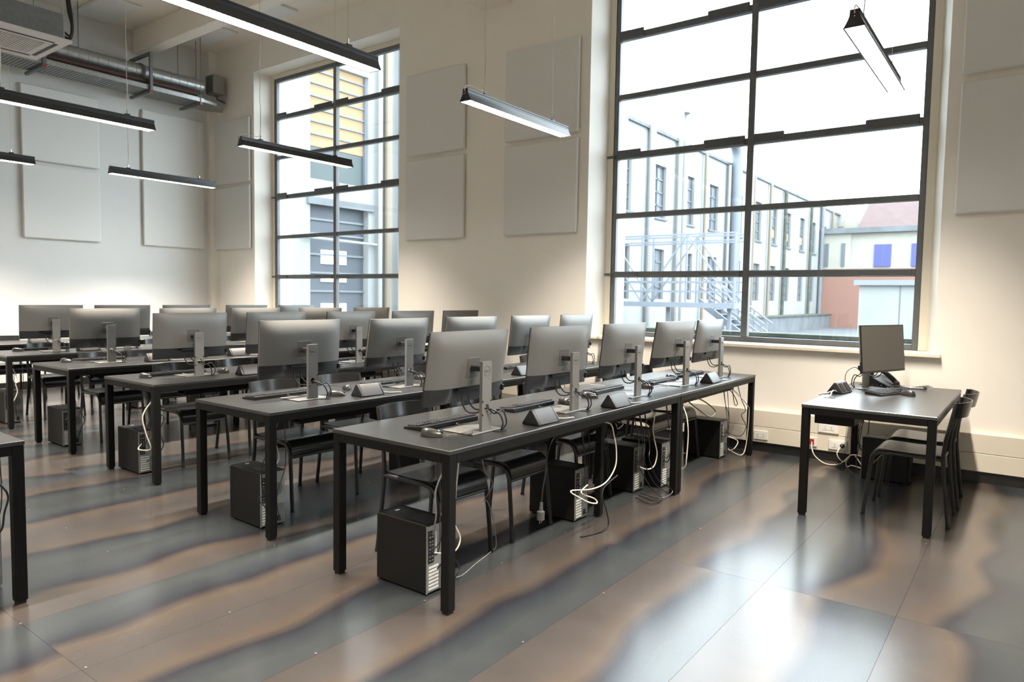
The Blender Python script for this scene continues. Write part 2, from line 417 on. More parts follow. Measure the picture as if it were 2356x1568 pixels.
# ------------------------------------------------------------------ tables
ROWN = ['nearest', 'second', 'third', 'fourth', 'fifth', 'sixth']
RX = [-2.005, -3.42, -5.05, -6.55, -8.19, -9.90]        # +X edge of each row's table tops
RY = [2.25, 2.315, 2.47, 2.49, 2.56, 2.60]
TD = .787
def table(name, ln, dp, label, loc, mid=None, rail=True, rz=0, grom=()):
    """local: x from -dp to 0, y from 0 to ln, z=0 floor"""
    r = thing(name, label, 'table', loc, rz)
    obj('tabletop', MB().box(-dp, 0, 0, ln, T-.021, T), 'top', r, bevel=.0025)
    fm = MB(); h0, h1 = T-.062, T-.021
    fm.box(-.05, -.002, .05, ln-.05, h0, h1).box(-dp+.002, -dp+.05, .05, ln-.05, h0, h1).box(-dp+.05, -.05, .002, .05, h0, h1).box(-dp+.05, -.05, ln-.05, ln-.002, h0, h1)
    obj('apron', fm, 'steel', r, bevel=.002)
    for sx in (0, 1):
        for s in (0, 1):
            x0 = -.05 if sx == 0 else -dp+.002; y0 = .002 if s == 0 else ln-.05
            l = obj('leg', MB().box(x0, x0+.048, y0, y0+.048, .012, T-.0215), 'steel', r, bevel=.003)
            obj('foot_glide', MB().box(x0+.006, x0+.042, y0+.006, y0+.042, 0, .012), 'blackplast', l)
    if mid:
        for x0 in (-.224, -dp+.19):
            l = obj('leg', MB().box(x0, x0+.045, mid, mid+.045, .012, h1), 'steel', r, bevel=.003)
            obj('foot_glide', MB().box(x0+.006, x0+.038, mid+.006, mid+.038, 0, .012), 'blackplast', l)
    if rail:
        obj('wire_tray', MB().box(-.20, -.10, .28, ln-.28, T-.115, T-.103).box(-.20, -.195, .28, ln-.28, T-.103, T-.06).box(-.105, -.10, .28, ln-.28, T-.103, T-.06), 'steel', r)
    for gx, gy in grom:
        obj('cable_grommet', MB().disc((gx, gy, T+.0015), .04, 'z', 16, .003), 'blackplast', r)
    return r
PANY = [[2.69, 3.53, 4.36, 5.19, 5.94], [2.79, 3.65, 4.48, 5.34, 6.16], [2.97, 3.77, 4.62, 5.48, 6.27], [2.98, 3.79, 4.57, 5.45, 6.27], [3.11, 3.85, 4.63, 5.47, 6.27]]
BX = [-2.165, -3.66, -5.33, -6.875, -8.475]
for i in range(6):
    la = 2.485; end = min(RY[i]+la+1.672, 6.52)
    lb = end-RY[i]-la-.003
    gr = [(BX[i]-RX[i]+.03, py-RY[i]+.075) for py in PANY[i][:3]] if i < 5 else []
    gr2 = [(BX[i]-RX[i]+.03, py-RY[i]-la+.075) for py in PANY[i][3:]] if i < 5 else []
    gr = [(min(g[0], -.05), g[1]) for g in gr if g[1] < la-.06]; gr2 = [(min(g[0], -.05), g[1]) for g in gr2 if g[1] < lb-.05]
    table('computer_table', la, TD, 'long black steel-legged table, aisle end of the %s desk row' % ROWN[i], (RX[i], RY[i], 0), mid=1.655, grom=gr)
    table('computer_table', lb, TD, 'shorter black table, window end of the %s desk row' % ROWN[i], (RX[i], RY[i]+la+.003, 0), grom=gr2)
table('computer_table', 2.4, TD, 'black table cut off by the left edge of the picture', (-3.583, -1.221, 0))
TX0, TX1, TY0, TY1 = -1.2, -.43, 4.81, 6.5
tt = table('teacher_table', TY1-TY0, TX1-TX0, 'separate black table standing alone under the big window', (TX1, TY0, 0), rail=False, grom=[(-.70, .47)])
obj('cable_box', MB().box(-.70, -.46, .06, .34, T-.125, T-.064), 'steel', tt, bevel=.004)

# ------------------------------------------------------------------ chairs
def make_chair():
    """origin on floor under the seat centre; front faces +x"""
    r = thing('school_chair', 'x', 'chair')
    zs = .452
    hw = .19
    # bent plywood seat with a waterfall front
    prof = []
    for t in range(7): prof.append((-.20+.33*t/6, zs-.004+.012*abs(t/6-.5)))
    for a in range(1, 9):
        th = PI/2*a/8; prof.append((.13+.075*math.sin(th), zs+.002-.075*(1-math.cos(th))))
    prof.append((.206, zs-.088))
    lo = [(x-(.010 if i > 7 else 0), z-.012) for i, (x, z) in enumerate(prof)]
    ring = prof+lo[::-1]
    obj('seat', MB().prism(ring, -hw+.004, hw-.004, 'y'), 'ply', r, smooth=True)
    # bowed backrest band
    bm_ = MB(); n = 12
    def bp(u, v, d):
        y = (u-.5)*2*(hw+.006); bow = .062*(1-(2*u-1)**2)
        return (-.262-bow-d-(v-.5)*.02, y, .70+v*.098)
    bm_.grid(lambda u, v: bp(u, v, 0), n, 2); bm_.grid(lambda u, v: bp(1-u, v, .009), n, 2)
    for v in (0, 1): bm_.grid(lambda u, t, v=v: bp(u, v, .009*t), n, 1)
    obj('backrest', bm_, 'ply', r, smooth=True)
    for s in (-1, 1):
        y = s*hw
        front = [(-.215, y, zs-.022), (.10, y, zs-.018), (.15, y, zs-.026), (.178, y, zs-.05), (.192, y, zs-.09), (.205, y*1.02, .25), (.228, y*1.05, .012)]
        l = obj('leg', MB().tube(front, .0125, 8), 'tube', r, smooth=True)
        obj('foot_cap', MB().tube([(.2275, y*1.05, .016), (.229, y*1.05, 0)], .0145, 8), 'blackplast', l)
        rear = [(-.268, y, .795), (-.250, y, .70), (-.222, y, .56), (-.213, y, .46), (-.216, y, .38), (-.236, y*1.02, .2), (-.258, y*1.05, .012)]
        l = obj('leg', MB().tube(rear, .0125, 8), 'tube', r, smooth=True)
        obj('foot_cap', MB().tube([(-.2575, y*1.05, .016), (-.259, y*1.05, 0)], .0145, 8), 'blackplast', l)
    obj('cross_rail', MB().tube([(.190, -hw, zs-.105), (.190, hw, zs-.105)], .010, 8), 'tube', r, smooth=True)
    obj('cross_rail', MB().tube([(-.205, -hw, zs-.03), (-.205, hw, zs-.03)], .010, 8), 'tube', r, smooth=True)
    return r
chair0 = make_chair(); used = [False]
def chair(x, y, rz, label, group):
    if not used[0]:
        used[0] = True; chair0.location = (x, y, 0); chair0.rotation_euler = (0, 0, rz); tag(chair0, label, None, group)
    else: dup(chair0, (x, y, 0), rz, label, group)
CHREL = [[.545, 1.13, 1.95, 3.05, 3.56], [.62, 1.16, 2.0, 3.02, 3.75], [.61, 1.18, 2.0, 3.02, 3.72], [.60, 1.05, 2.0, 3.02, 3.72], [.64, 1.10, 1.95, 3.02, 3.7], [.70, 1.22, 1.96, 2.8, 3.5]]
CHN = ['nearest the aisle', 'second from the aisle', 'middle one', 'fourth from the aisle', 'nearest the window wall']
for i in range(6):
    for j in range(5):
        chair(RX[i]-.585+random.uniform(-.02, .02), RY[i]+CHREL[i][j], random.uniform(-.06, .06),
              'black plywood chair tucked under the %s desk row, %s' % (ROWN[i], CHN[j]), 'chairs pushed under the desk rows')
chair(-.628, 5.31, PI, 'black chair at the lone table, nearer the camera', 'chairs at the lone table')
chair(-.622, 5.855, PI+.02, 'black chair at the lone table, nearer the window wall', 'chairs at the lone table')

# ------------------------------------------------------------------ monitors
PWD, PHT = .611, .362
def text_mesh(s, size):
    cu = bpy.data.curves.new('logo_text', 'FONT'); cu.body = s; cu.size = size; cu.align_x = 'CENTER'; cu.align_y = 'CENTER'; cu.extrude = .0005; cu.resolution_u = 2
    o = bpy.data.objects.new('logo_text', cu); COL.objects.link(o); dg = bpy.context.evaluated_depsgraph_get()
    me = bpy.data.meshes.new_from_object(o.evaluated_get(dg)); bpy.data.objects.remove(o); bpy.data.curves.remove(cu)
    return me
def logo_mesh():
    me = text_mesh('DELL', .017)
    bm = bmesh.new(); bm.from_mesh(me)
    bmesh.ops.rotate(bm, cent=(0, 0, 0), matrix=Matrix.Rotation(PI/2, 3, 'X'), verts=bm.verts)      # stand upright in xz
    bmesh.ops.rotate(bm, cent=(0, 0, 0), matrix=Matrix.Rotation(PI/2, 3, 'Z'), verts=bm.verts)      # face +x
    n = 24; rings = []
    for r in (.0235, .0262):
        rings.append([bm.verts.new((.0006, r*math.cos(2*PI*k/n), r*math.sin(2*PI*k/n))) for k in range(n)])
    for k in range(n): bm.faces.new((rings[0][k], rings[1][k], rings[1][(k+1) % n], rings[0][(k+1) % n]))
    out = bpy.data.meshes.new('logo'); bm.to_mesh(out); bm.free(); out.materials.clear(); out.materials.append(M['graphite'])
    return out
LOGO = logo_mesh()
def plate_with_hole(x0, x1, y0, y1, z0, z1, hz, hr):
    """upright plate in the yz plane with a round hole through x"""
    n = 16; v = []; f = []
    mb = MB()
    def ringpt(k, sq):
        a = 2*PI*k/n+PI/n; c, s = math.cos(a), math.sin(a)
        if not sq: return (hr*c, hz+hr*s)
        m = max(abs(c), abs(s)); return (c/m*(y1-y0)/2, hz+s/m*(y1-y0)/2)
    S = (y1-y0)/2
    for x in (x0, x1):
        for k in range(n):
            a, b = ringpt(k, 0), ringpt(k+1, 0); c, d = ringpt(k, 1), ringpt(k+1, 1)
            mb.quad((x, a[0], a[1]), (x, b[0], b[1]), (x, d[0], d[1]), (x, c[0], c[1]))
        mb.quad((x, y0, z0), (x, y1, z0), (x, y1, hz-S), (x, y0, hz-S)); mb.quad((x, y0, hz+S), (x, y1, hz+S), (x, y1, z1), (x, y0, z1))
    for k in range(n):
        a, b = ringpt(k, 0), ringpt(k+1, 0); mb.quad((x0, *a), (x1, *a), (x1, *b), (x0, *b))
    for y in (y0, y1): mb.quad((x0, y, z0), (x1, y, z0), (x1, y, z1), (x0, y, z1))
    for z in (z0, z1): mb.quad((x0, y0, z), (x1, y0, z), (x1, y1, z), (x0, y1, z))
    return mb
def make_monitor(tilt, tilt_only=None):
    """origin: on the table under the pillar; back of the monitor looks to +x, screen to -x"""
    r = thing('computer_monitor', 'x', 'monitor')
    rot = Matrix.Translation((-.118, 0, .322)) @ Matrix.Rotation(tilt, 4, 'Y')
    def T_(mb): mb.v = [tuple(rot @ Vector(v)) for v in mb.v]; return mb
    hw, hh = PWD/2, PHT/2; band = -hh+.235*PHT
    def back(u, v, lo, hi):
        y = (u*2-1)*hw; z = lo+(hi-lo)*v; a = abs(y/hw); b = abs(z/hh)
        return (.008+.030*(1-a**5)*(1-b**5), y, z)
    mb = MB().grid(lambda u, v: back(u, v, band, hh), 22, 14)
    # rim
    for y in (-hw, hw): mb.quad((0, y, band), (.008, y, band), (.008, y, hh), (0, y, hh))
    mb.quad((0, -hw, hh), (0, hw, hh), (.008, hw, hh), (.008, -hw, hh))
    bs = obj('back_shell', T_(mb), 'silver', r, smooth=True)
    # lower dark cover: two cheeks with a sloping port bay between
    mb = MB()
    def low(u, v):
        p = back(u, v, -hh, band); y = p[1]
        k = 1 if abs(y) < .125 else max(0, 1-(abs(y)-.125)/.03)
        return (p[0]*(1-.45*k)+.002, y, p[2])
    mb.grid(low, 30, 6)
    for y in (-hw, hw): mb.quad((0, y, -hh), (.010, y, -hh), (.010, y, band), (0, y, band))
    mb.grid(lambda u, v: (low(u, 0)[0]*v, (u*2-1)*hw, -hh), 30, 1)
    lc = obj('port_cover', T_(mb), 'darkplast', r, smooth=True)
    obj('port_block', T_(MB().box(.012, .030, -.09, .09, band-.022, band-.004)), 'portblack', lc)
    obj('usb_block', T_(MB().box(.006, .024, hw-.012, hw+.004, -hh+.03, -hh+.062)), 'blackplast', lc, bevel=.002)
    obj('bezel', T_(MB().box(-.008, 0, -hw, hw, -hh, hh)), 'blackplast', r, bevel=.002)
    obj('screen', T_(MB().box(-.0092, -.008, -hw+.008, hw-.008, -hh+.016, hh-.008)), 'screen', r)
    obj('release_button', T_(MB().disc((.039, 0, -.075), .006, 'x', 10, .006)), 'chrome', r)
    obj('mount_plate', T_(MB().box(.030, .0395, -.05, .05, -.05, .05)), 'mountgrey', r, bevel=.001)
    obj('arm', MB().box(-.085, .0, -.022, .022, .300, .328), 'darkplast', r, bevel=.004)
    p = obj('stand_pillar', plate_with_hole(-.008, .010, -.037, .037, .006, .352, .122, .019), 'silverlight', r)
    link('logo', LOGO, p, (.0106, 0, .305))
    obj('base_plate', MB().box(-.175, .018, -.118, .118, 0, .007), 'silverlight', r, bevel=.002)
    # two leads from the port bay, through the hole, down to the grommet
    for s, dy in ((0, -.035), (1, .015)):
        path = [(-.092, dy-.035, .178), (-.086, dy-.035, .135+.008*s), (-.070, dy-.015, .098+.012*s), (-.040, dy*.5, .094+.012*s), (-.012, dy*.2, .112), (.012, dy*.15+.003, .119), (.034, .018+.012*s, .112-.02*s), (.052, .055+.022*s, .085+.02*s), (.056, .075+.03*s, .04), (.042, .078+.010*s, .004)]
        obj('video_cable', MB().tube(smooth_path(path, 4), .0040, 6), 'cabblack', r, smooth=True)
    return r
TILT = [[8, 5, 5.5, 9, 7], [3.5, 9, 6, 6.5, 5.5], [3, 4, 5, 5, 5], [3, 4, 4, 4.5, 5], [3, 5, 4, 4, 4]]
YAW = [[1, -1.5, 0, -5, 1], [0, 2, -3, 0, 0], [0, 1, 0, -2, -1], [-2, 2, 1, -2, 0], [-2, -3, 0, -1, 0]]
protos = {}
MN = ['first from the aisle', 'second from the aisle', 'third from the aisle', 'fourth from the aisle', 'last, by the window wall']
for i in range(5):
    for j in range(5):
        t = TILT[i][j]; lab = 'silver-backed monitor on the %s desk row, %s' % (ROWN[i], MN[j])
        loc = (BX[i], PANY[i][j], T); rz = math.radians(YAW[i][j])
        if t not in protos:
            protos[t] = make_monitor(math.radians(t)); protos[t].location = loc; protos[t].rotation_euler = (0, 0, rz)
            tag(protos[t], lab, None, 'monitors on the desk rows')
        else: dup(protos[t], loc, rz, lab, 'monitors on the desk rows')
dup(protos[5], (-1.035, 6.045, T), PI-.34, 'lone monitor showing its dark matte screen on the separate table', 'monitor on the lone table')

# ------------------------------------------------------------------ keyboards
def make_keyboard():
    """origin on the table, long side along y, typing edge to -x"""
    r = thing('keyboard', 'x', 'keyboard')
    obj('keyboard_body', MB().prism([(-.066, 0), (.066, 0), (.066, .022), (.056, .024), (-.062, .011), (-.066, .008)], -.222, .222, 'y'), 'blackplast', r, bevel=.002)
    kb = MB()
    def key(x, y, w, d):
        z = .011+.013*(x+.062)/.118
        n = len(kb.v); a, b = w/2-.0012, d/2-.0012
        for s, zz in ((1, z), (.8, z+.0075)):
            kb.v += [(x-b*s, y-a*s, zz), (x+b*s, y-a*s, zz), (x+b*s, y+a*s, zz), (x-b*s, y+a*s, zz)]
        for q in ((4, 5, 6, 7), (0, 1, 5, 4), (1, 2, 6, 5), (2, 3, 7, 6), (3, 0, 4, 7)): kb.f.append(tuple(n+t for t in q))
    for row in range(6):
        x = .048-row*.0192
        for k in range(15):
            if row == 5 and 3 <= k <= 9: continue
            key(x, .206-.0192*k, .0192, .0192)
        if row == 5: key(x, .206-.0192*6, .0192*7, .0192)
        for k in range(3):
            if row in (3,): continue
            key(x, -.092-.0192*k, .0192, .0192)
        if row: 
            for k in range(4 if row < 5 else 3): key(x, -.156-.0185*k, .0185, .0192)
    k = obj('keys', kb, 'key', r); k['kind'] = 'stuff'
    obj('cord', MB().tube(smooth_path([(.066, .02, .012), (.078, .03, .010), (.10, .0, .0105), (.15, .05, .0105), (.19, .10, .0105)], 4), .002, 5), 'cabblack', r)
    return r
kb0 = make_keyboard()
KB = [[(-2.47, 2.71, .02), (-2.47, 3.47, .03), (-2.50, 4.47, .03), (-2.43, 5.25, 0), (-2.46, 5.93, 0)],
      [(-3.95, 2.74, .03), (-3.93, 3.66, .02), (-3.95, 4.5, 0), (-3.94, 5.35, 0)],
      [(-5.60, 2.92, 0), (-5.62, 3.75, .03), (-5.6, 4.65, 0)],
      [(-7.25, 3.02, 0), (-7.2, 3.8, 0), (-7.2, 4.6, 0)],
      [(-8.85, 3.13, .02), (-8.8, 3.9, 0), (-8.8, 4.65, 0)]]
first = True
for i in range(5):
    for j, (x, y, a) in enumerate(KB[i]):
        lab = 'black keyboard lying before the %s desk row monitor, %s' % (ROWN[i], MN[j])
        if first: kb0.location = (x, y, T); kb0.rotation_euler = (0, 0, a); tag(kb0, lab, None, 'keyboards on the desk rows'); first = False
        else: dup(kb0, (x, y, T), a, lab, 'keyboards on the desk rows')
dup(kb0, (-.835, 5.85, T), PI-.36, 'dark keyboard in front of the lone table monitor', 'keyboard on the lone table')

# ------------------------------------------------------------------ mice
def make_mouse():
    """origin under the mouse, nose to +x"""
    r = thing('computer_mouse', 'x', 'mouse')
    mb = MB(); n, m_ = 14, 7
    def P(u, v):
        th = 2*PI*u; ph = PI/2*v
        ex = .059*math.cos(th); ey = .031*math.sin(th)*(1-.12*math.cos(th))
        c = math.cos(ph)**.55 if v < 1 else 0
        return (ex*c, ey*c, .0015+.036*math.sin(ph)**.9*(1-.28*max(-1, ex*c/.059)) if v else .0015)
    mb.grid(P, n, m_)
    obj('shell', mb, 'mousesh', r, smooth=True)
    obj('scroll_wheel', MB().tube([(.030, -.0035, .025), (.030, .0035, .025)], .009, 10), 'chrome', r)
    obj('button_seam', MB().box(.012, .056, -.0006, .0006, .012, .0275), 'portblack', r)
    obj('cord', MB().tube(smooth_path([(.056, 0, .008), (.075, .01, .0100), (.11, .05, .0105), (.15, .055, .0105), (.17, .10, .0105), (.155, .14, .0105)], 4), .0018, 5), 'cabblack', r)
    return r
ms0 = make_mouse()
MS = [[(-2.285, 2.435, .35), (-2.36, 3.74, PI-.2), (-2.385, 4.09, .3), (-2.33, 4.83, .5), (-2.44, 5.56, .2)],
      [(-3.67, 2.99, .9), (-3.87, 3.245, PI-.6), (-3.93, 4.05, .4), (-3.8, 4.75, .2)],
      [(-5.50, 2.63, .3), (-5.42, 3.23, PI+.3), (-5.5, 4.1, .2)],
      [(-7.17, 2.71, .5), (-7.1, 3.5, .2)],
      [(-8.76, 2.84, .6), (-8.7, 3.6, .2)]]
first = True
OD = ['first from the aisle', 'second from the aisle', 'third from the aisle', 'fourth from the aisle', 'last, by the window wall']
for i in range(5):
    for j, (x, y, a) in enumerate(MS[i]):
        lab = 'dark corded mouse on the %s desk row, %s' % (ROWN[i], OD[j])
        if first: ms0.location = (x, y, T); ms0.rotation_euler = (0, 0, a); tag(ms0, lab, None, 'mice on the desk rows'); first = False
        else: dup(ms0, (x, y, T), a, lab, 'mice on the desk rows')
dup(ms0, (-.715, 5.81, T), 2.7, 'dark mouse beside the keyboard on the lone table', 'mouse on the lone table')

# ------------------------------------------------------------------ triangular power boxes
def make_box():
    r = thing('desk_power_box', 'x', 'socket box')
    pr = [(-.056, .006), (-.050, 0), (.050, 0), (.056, .006), (.052, .014), (.009, .078), (0, .083), (-.009, .078), (-.052, .014)]
    obj('body', MB().prism(pr, -.083, .083, 'y'), 'boxface', r, bevel=.002, smooth=True)
    for s in (-1, 1):
        a, b = sorted((s*.083, s*.102)); obj('end_cap', MB().prism([(x*1.0, z) for x, z in pr], a, b, 'y'), 'blackplast', r, bevel=.005, smooth=True, segs=2)
    for y in (-.045, .045):        # outlets on the user side (-x)
        s = obj('outlet', MB().quad((-.0535, y-.026, .018), (-.0535, y+.026, .018), (-.0165, y+.026, .073), (-.0165, y-.026, .073)).quad((-.051, y-.026, .017), (-.051, y+.026, .017), (-.014, y+.026, .072), (-.014, y-.026, .072)), 'blackplast', r)
    obj('lead', MB().tube(smooth_path([(.02, .10, .014), (.025, .125, .012), (.03, .16, .006), (.045, .20, .005), (.05, .235, .004), (.045, .255, .001)], 4), .0055, 7), 'cabgrey', r, smooth=True)
    return r
bx0 = make_box()
BXS = [[(-2.095, 3.085), (-2.07, 3.88), (-2.10, 5.55)], [(-3.545, 3.155), (-3.53, 4.9)], [(-5.17, 3.32), (-5.2, 5.0)], [(-6.73, 3.33), (-6.78, 4.21)], [(-8.44, 3.41), (-8.4, 4.25)], [(-9.98, 3.46), (-10.0, 5.3)]]
first = True
for i, L in enumerate(BXS):
    for j, (x, y) in enumerate(L):
        lab = 'triangular black power box on the %s desk row, %s' % (ROWN[i], ['nearest the aisle', 'farther along', 'nearest the window wall'][j])
        if first: bx0.location = (x, y, T); tag(bx0, lab, None, 'triangular power boxes on the desk rows'); first = False
        else: dup(bx0, (x, y, T), random.uniform(-.05, .05), lab, 'triangular power boxes on the desk rows')
dup(bx0, (-1.135, 5.62, T), PI-.15, 'triangular power box with outlets facing out on the lone table', 'power box on the lone table')

# ------------------------------------------------------------------ desk phone, bunch of keys, on the lone table
t = thing('desk_phone', 'black desk telephone with raised handset behind the lone monitor', 'telephone', (-.93, 6.30, T), -.45)
obj('phone_base', MB().prism([(-.10, .0), (.08, .0), (.08, .012), (-.085, .085), (-.10, .085)], -.085, .085, 'y'), 'blackplast', t, bevel=.005)
obj('handset', MB().tube(smooth_path([(-.135, -.045, .150), (-.115, -.045, .165), (-.02, -.045, .135), (.06, -.045, .090), (.11, -.045, .050), (.115, -.045, .030)], 4), [.022]*3+[.028]*2+[.019]*12+[.026]*4, 10), 'blackplast', t, smooth=True)
obj('keypad', MB().prism([(-.03, .055), (.06, .02), (.062, .025), (-.028, .060)], -.01, .075, 'y'), 'key', t)
obj('phone_stand', MB().bar((-.09, -.045, .13), (-.12, -.045, .0), .03, .02).bar((-.09, .05, .08), (-.125, .05, .0), .02), 'blackplast', t)
obj('coiled_cord', MB().tube([(.10-.008*k, -.09-.004*k, .012+.009*math.sin(k*1.9)) for k in range(26)], .0035, 5), 'cabblack', t)
t = thing('key_bunch', 'pale lanyard with a bunch of metal keys right of the keyboard', 'keys', (-.74, 6.28, T))
obj('lanyard', MB().tube(smooth_path([(-.15, -.03, .008), (-.08, .02, .010), (-.02, -.01, .009), (.05, .01, .008), (.09, .03, .010), (.03, .05, .009), (-.06, .04, .009)], 4), .009, 6), 'cabgrey', t)
for k in range(5): obj('key', MB().bar((.01+.022*k, .02, .014+.005*k), (.055+.02*k, .035-.016*k, .014+.004*k), .012, .004).disc((.01+.022*k, .02, .014+.005*k), .013, 'z', 8, .004), 'chrome', t)

# ------------------------------------------------------------------ computer towers
def make_tower():
    """origin on floor at the near rear corner: rear panel at x=0 looking to +x, case runs to -x and +y"""
    r = thing('computer_tower', 'x', 'computer')
    D, WD, H = .345, .167, .338
    mb = MB()
    mb.box(-D+.012, -.003, 0, WD, .008, H)
    c = obj('case', mb, 'case', r, bevel=.004)
    obj('front_bezel', MB().box(-D, -D+.012, .001, WD-.001, .006, H-.001), 'blackplast', r, bevel=.004)
    obj('top_vent', MB().box(-.15, -.03, .03, WD-.03, H, H+.0015), 'portblack', r)
    obj('case_foot', MB().box(-D+.02, -D+.05, .02, WD-.02, 0, .008).box(-.05, -.02, .02, WD-.02, 0, .008), 'blackplast', r)
    obj('asset_label', MB().box(-D+.05, -D+.064, .075, .10, H, H+.001), 'slot', r)
    obj('rear_panel', MB().box(-.003, 0, .004, WD-.004, .014, H-.006), 'zinc', r)
    obj('power_supply', MB().box(0, .003, .085, WD-.008, .012, .135), 'galvdark', r, bevel=.001)
    ps = obj('power_inlet', MB().box(.003, .006, .10, .128, .03, .062), 'portblack', r)
    io = obj('port_plate', MB().box(0, .002, .008, .047, .155, .31), 'portblack', r)
    for k, (z, mt) in enumerate(((.298, 'portpurple'), (.280, 'portyellow'), (.258, 'zinc'), (.242, 'zinc'), (.222, 'zinc'), (.206, 'portblue'), (.186, 'zinc'), (.168, 'portgreen'))):
        obj('port', MB().box(.002, .004, .014, .023, z-.0032, z+.0032).box(.002, .004, .031, .039, z-.0032, z+.0032), mt, io)
    obj('fan_vent', MB().disc((.001, .108, .225), .042, 'x', 18, .003), 'galvdark', r)
    obj('drive_handle', MB().box(.0, .006, .054, .060, .20, .30), 'slot', r)
    sm = MB().box(.0005, .004, .010, .078, 0, .0105).mesh('slot_cover', 'slot', .001)
    for k in range(7): link('slot_cover', sm, r, (0, 0, .024+.0172*k))
    obj('side_seam', MB().box(-.004, .001, -.001, .003, .010, H-.004), 'zinc', r)
    # short leads plugged in behind
    for k, (y, z, m_) in enumerate(((.022, .240, 'cabblack'), (.034, .206, 'cabblack'), (.115, .046, 'cabblack'))):
        obj('plugged_lead', MB().tube(smooth_path([(.004, y, z), (.03, y, z-.006), (.05, y+.03*(1-k), z+.05), (.04, y+.05-.04*k, z+.16), (.01, y+.05, z+.24 if k < 2 else z+.33), (-.02, y+.06, .628)], 4), .003, 6), m_, r, smooth=True)
    return r
tw0 = make_tower()
TWX = [-2.223, -3.642, -5.455, -6.93, -8.56]
TWY = [2.342, 3.715, 4.555, 4.81, 6.05]
first = True
for i in range(5):
    for j in range(5):
        y = TWY[j] if i == 0 else RY[i]+[.088, 1.44, 2.25, 2.6, 3.28][j]
        if i == 2: y -= .01
        x = TWX[i]+(0 if i else [0, -.032, -.05, .05, .04][j])
        lab = 'black computer tower on the floor under the %s desk row, %s' % (ROWN[i], MN[j])
        if first: tw0.location = (x, y, 0); tag(tw0, lab, None, 'towers under the desk rows'); first = False
        else: dup(tw0, (x, y, 0), random.uniform(-.03, .03), lab, 'towers under the desk rows')
dup(tw0, (-3.868, 1.0, 0), .01, 'black computer tower at the left picture edge', 'tower at the left edge')
dup(tw0, (-1.06, 6.32, 0), PI, 'black computer tower under the lone table', 'tower under the lone table')

# ------------------------------------------------------------------ loose cables
def cable(pts, r, m, label, name='cable'):
    tag(obj(name, MB().tube(smooth_path(pts, 5), r, 6), m, None, smooth=True), label, 'cable')
    return COL.objects[-1]
cable([(-2.11, 3.70, .66), (-2.08, 3.826, .636), (-2.08, 3.881, .551), (-2.08, 3.915, .454), (-2.08, 3.906, .349), (-2.08, 3.788, .273), (-2.09, 3.626, .263), (-2.10, 3.409, .297), (-2.06, 3.473, .243), (-2.06, 3.576, .196), (-2.08, 3.684, .168), (-2.1, 3.682, .192), (-2.12, 3.56, .25), (-2.2, 3.77, .24)], .0045, 'cabwhite', 'looping white network cable hanging under the middle of the nearest table', 'network_cable')
cable([(-2.15, 4.50, .66), (-2.15, 4.609, .581), (-2.15, 4.591, .491), (-2.15, 4.624, .397), (-2.15, 4.672, .292), (-2.15, 4.628, .21), (-2.17, 4.55, .196), (-2.27, 4.59, .20)], .0045, 'cabwhite', 'white network cable beside the table joint, curving into a tower', 'network_cable')
cable([(-2.03, 4.80, .66), (-1.99, 4.80, .58), (-1.97, 4.79, .496), (-1.97, 4.80, .419), (-1.97, 4.79, .317), (-1.97, 4.78, .254), (-1.98, 4.79, .204), (-2.02, 4.80, .176), (-2.09, 4.83, .21)], .0045, 'cabwhite', 'white network cable hanging beside the double leg of nearest row', 'network_cable')
p = cable([(-2.11, 3.27, .66), (-2.1, 3.202, .627), (-2.1, 3.16, .559), (-2.1, 3.149, .475), (-2.1, 3.118, .359), (-2.1, 3.108, .285)], .0045, 'cabblack', 'dangling black power lead with an unplugged plug', 'power_lead')
M['pluggrey'] = mat('plug_grey', (.07, .07, .068), .45)
obj('plug', MB().tube([(-2.1, 3.108, .30), (-2.1, 3.106, .255), (-2.1, 3.105, .25), (-2.1, 3.104, .205)], [.009, .012, .022, .022], 10), 'pluggrey', p, smooth=True)
obj('plug_pins', MB().tube([(-2.1, 3.095, .205), (-2.1, 3.095, .185)], .0024, 6).tube([(-2.1, 3.114, .205), (-2.1, 3.114, .185)], .0024, 6), 'chrome', p)
cable([(-2.11, 2.40, .655), (-2.1, 2.322, .629), (-2.1, 2.266, .545), (-2.1, 2.271, .438), (-2.13, 2.291, .369), (-2.2, 2.36, .30)], .004, 'cabgrey', 'grey lead running down behind the nearest table leg to the tower')
cable([(-2.1, 2.42, .655), (-2.1, 2.393, .43), (-2.1, 2.39, .371), (-2.1, 2.436, .287), (-2.1, 2.412, .238), (-2.13, 2.388, .217), (-2.2, 2.37, .21)], .0035, 'cabwhite', 'pale lead right of the nearest table leg', 'network_cable')
cable([(-2.21, 2.40, .12), (-2.12, 2.388, .209), (-2.1, 2.43, .149), (-2.1, 2.414, .115), (-2.13, 2.40, .06), (-2.21, 2.46, .045)], .0035, 'cabblack', 'short black lead curling behind the nearest tower')
cable([(-2.28, 2.80, .655), (-2.3, 2.855, .501), (-2.3, 2.932, .403), (-2.3, 2.86, .33), (-2.33, 2.921, .307), (-2.33, 2.969, .218), (-2.33, 3.009, .043), (-2.34, 2.97, .006), (-2.30, 2.80, .004), (-2.25, 2.62, .006), (-2.21, 2.50, .05)], .0025, 'cabgrey', 'thin grey cord trailing on the floor between nearest chairs')
cable([(-2.08, 5.85, .655), (-2.05, 5.892, .640), (-2.05, 6.027, .558), (-2.05, 6.076, .503), (-2.05, 6.004, .511), (-2.05, 5.935, .644)], .0035, 'cabblack', 'black lead looped below the window end of nearest row')
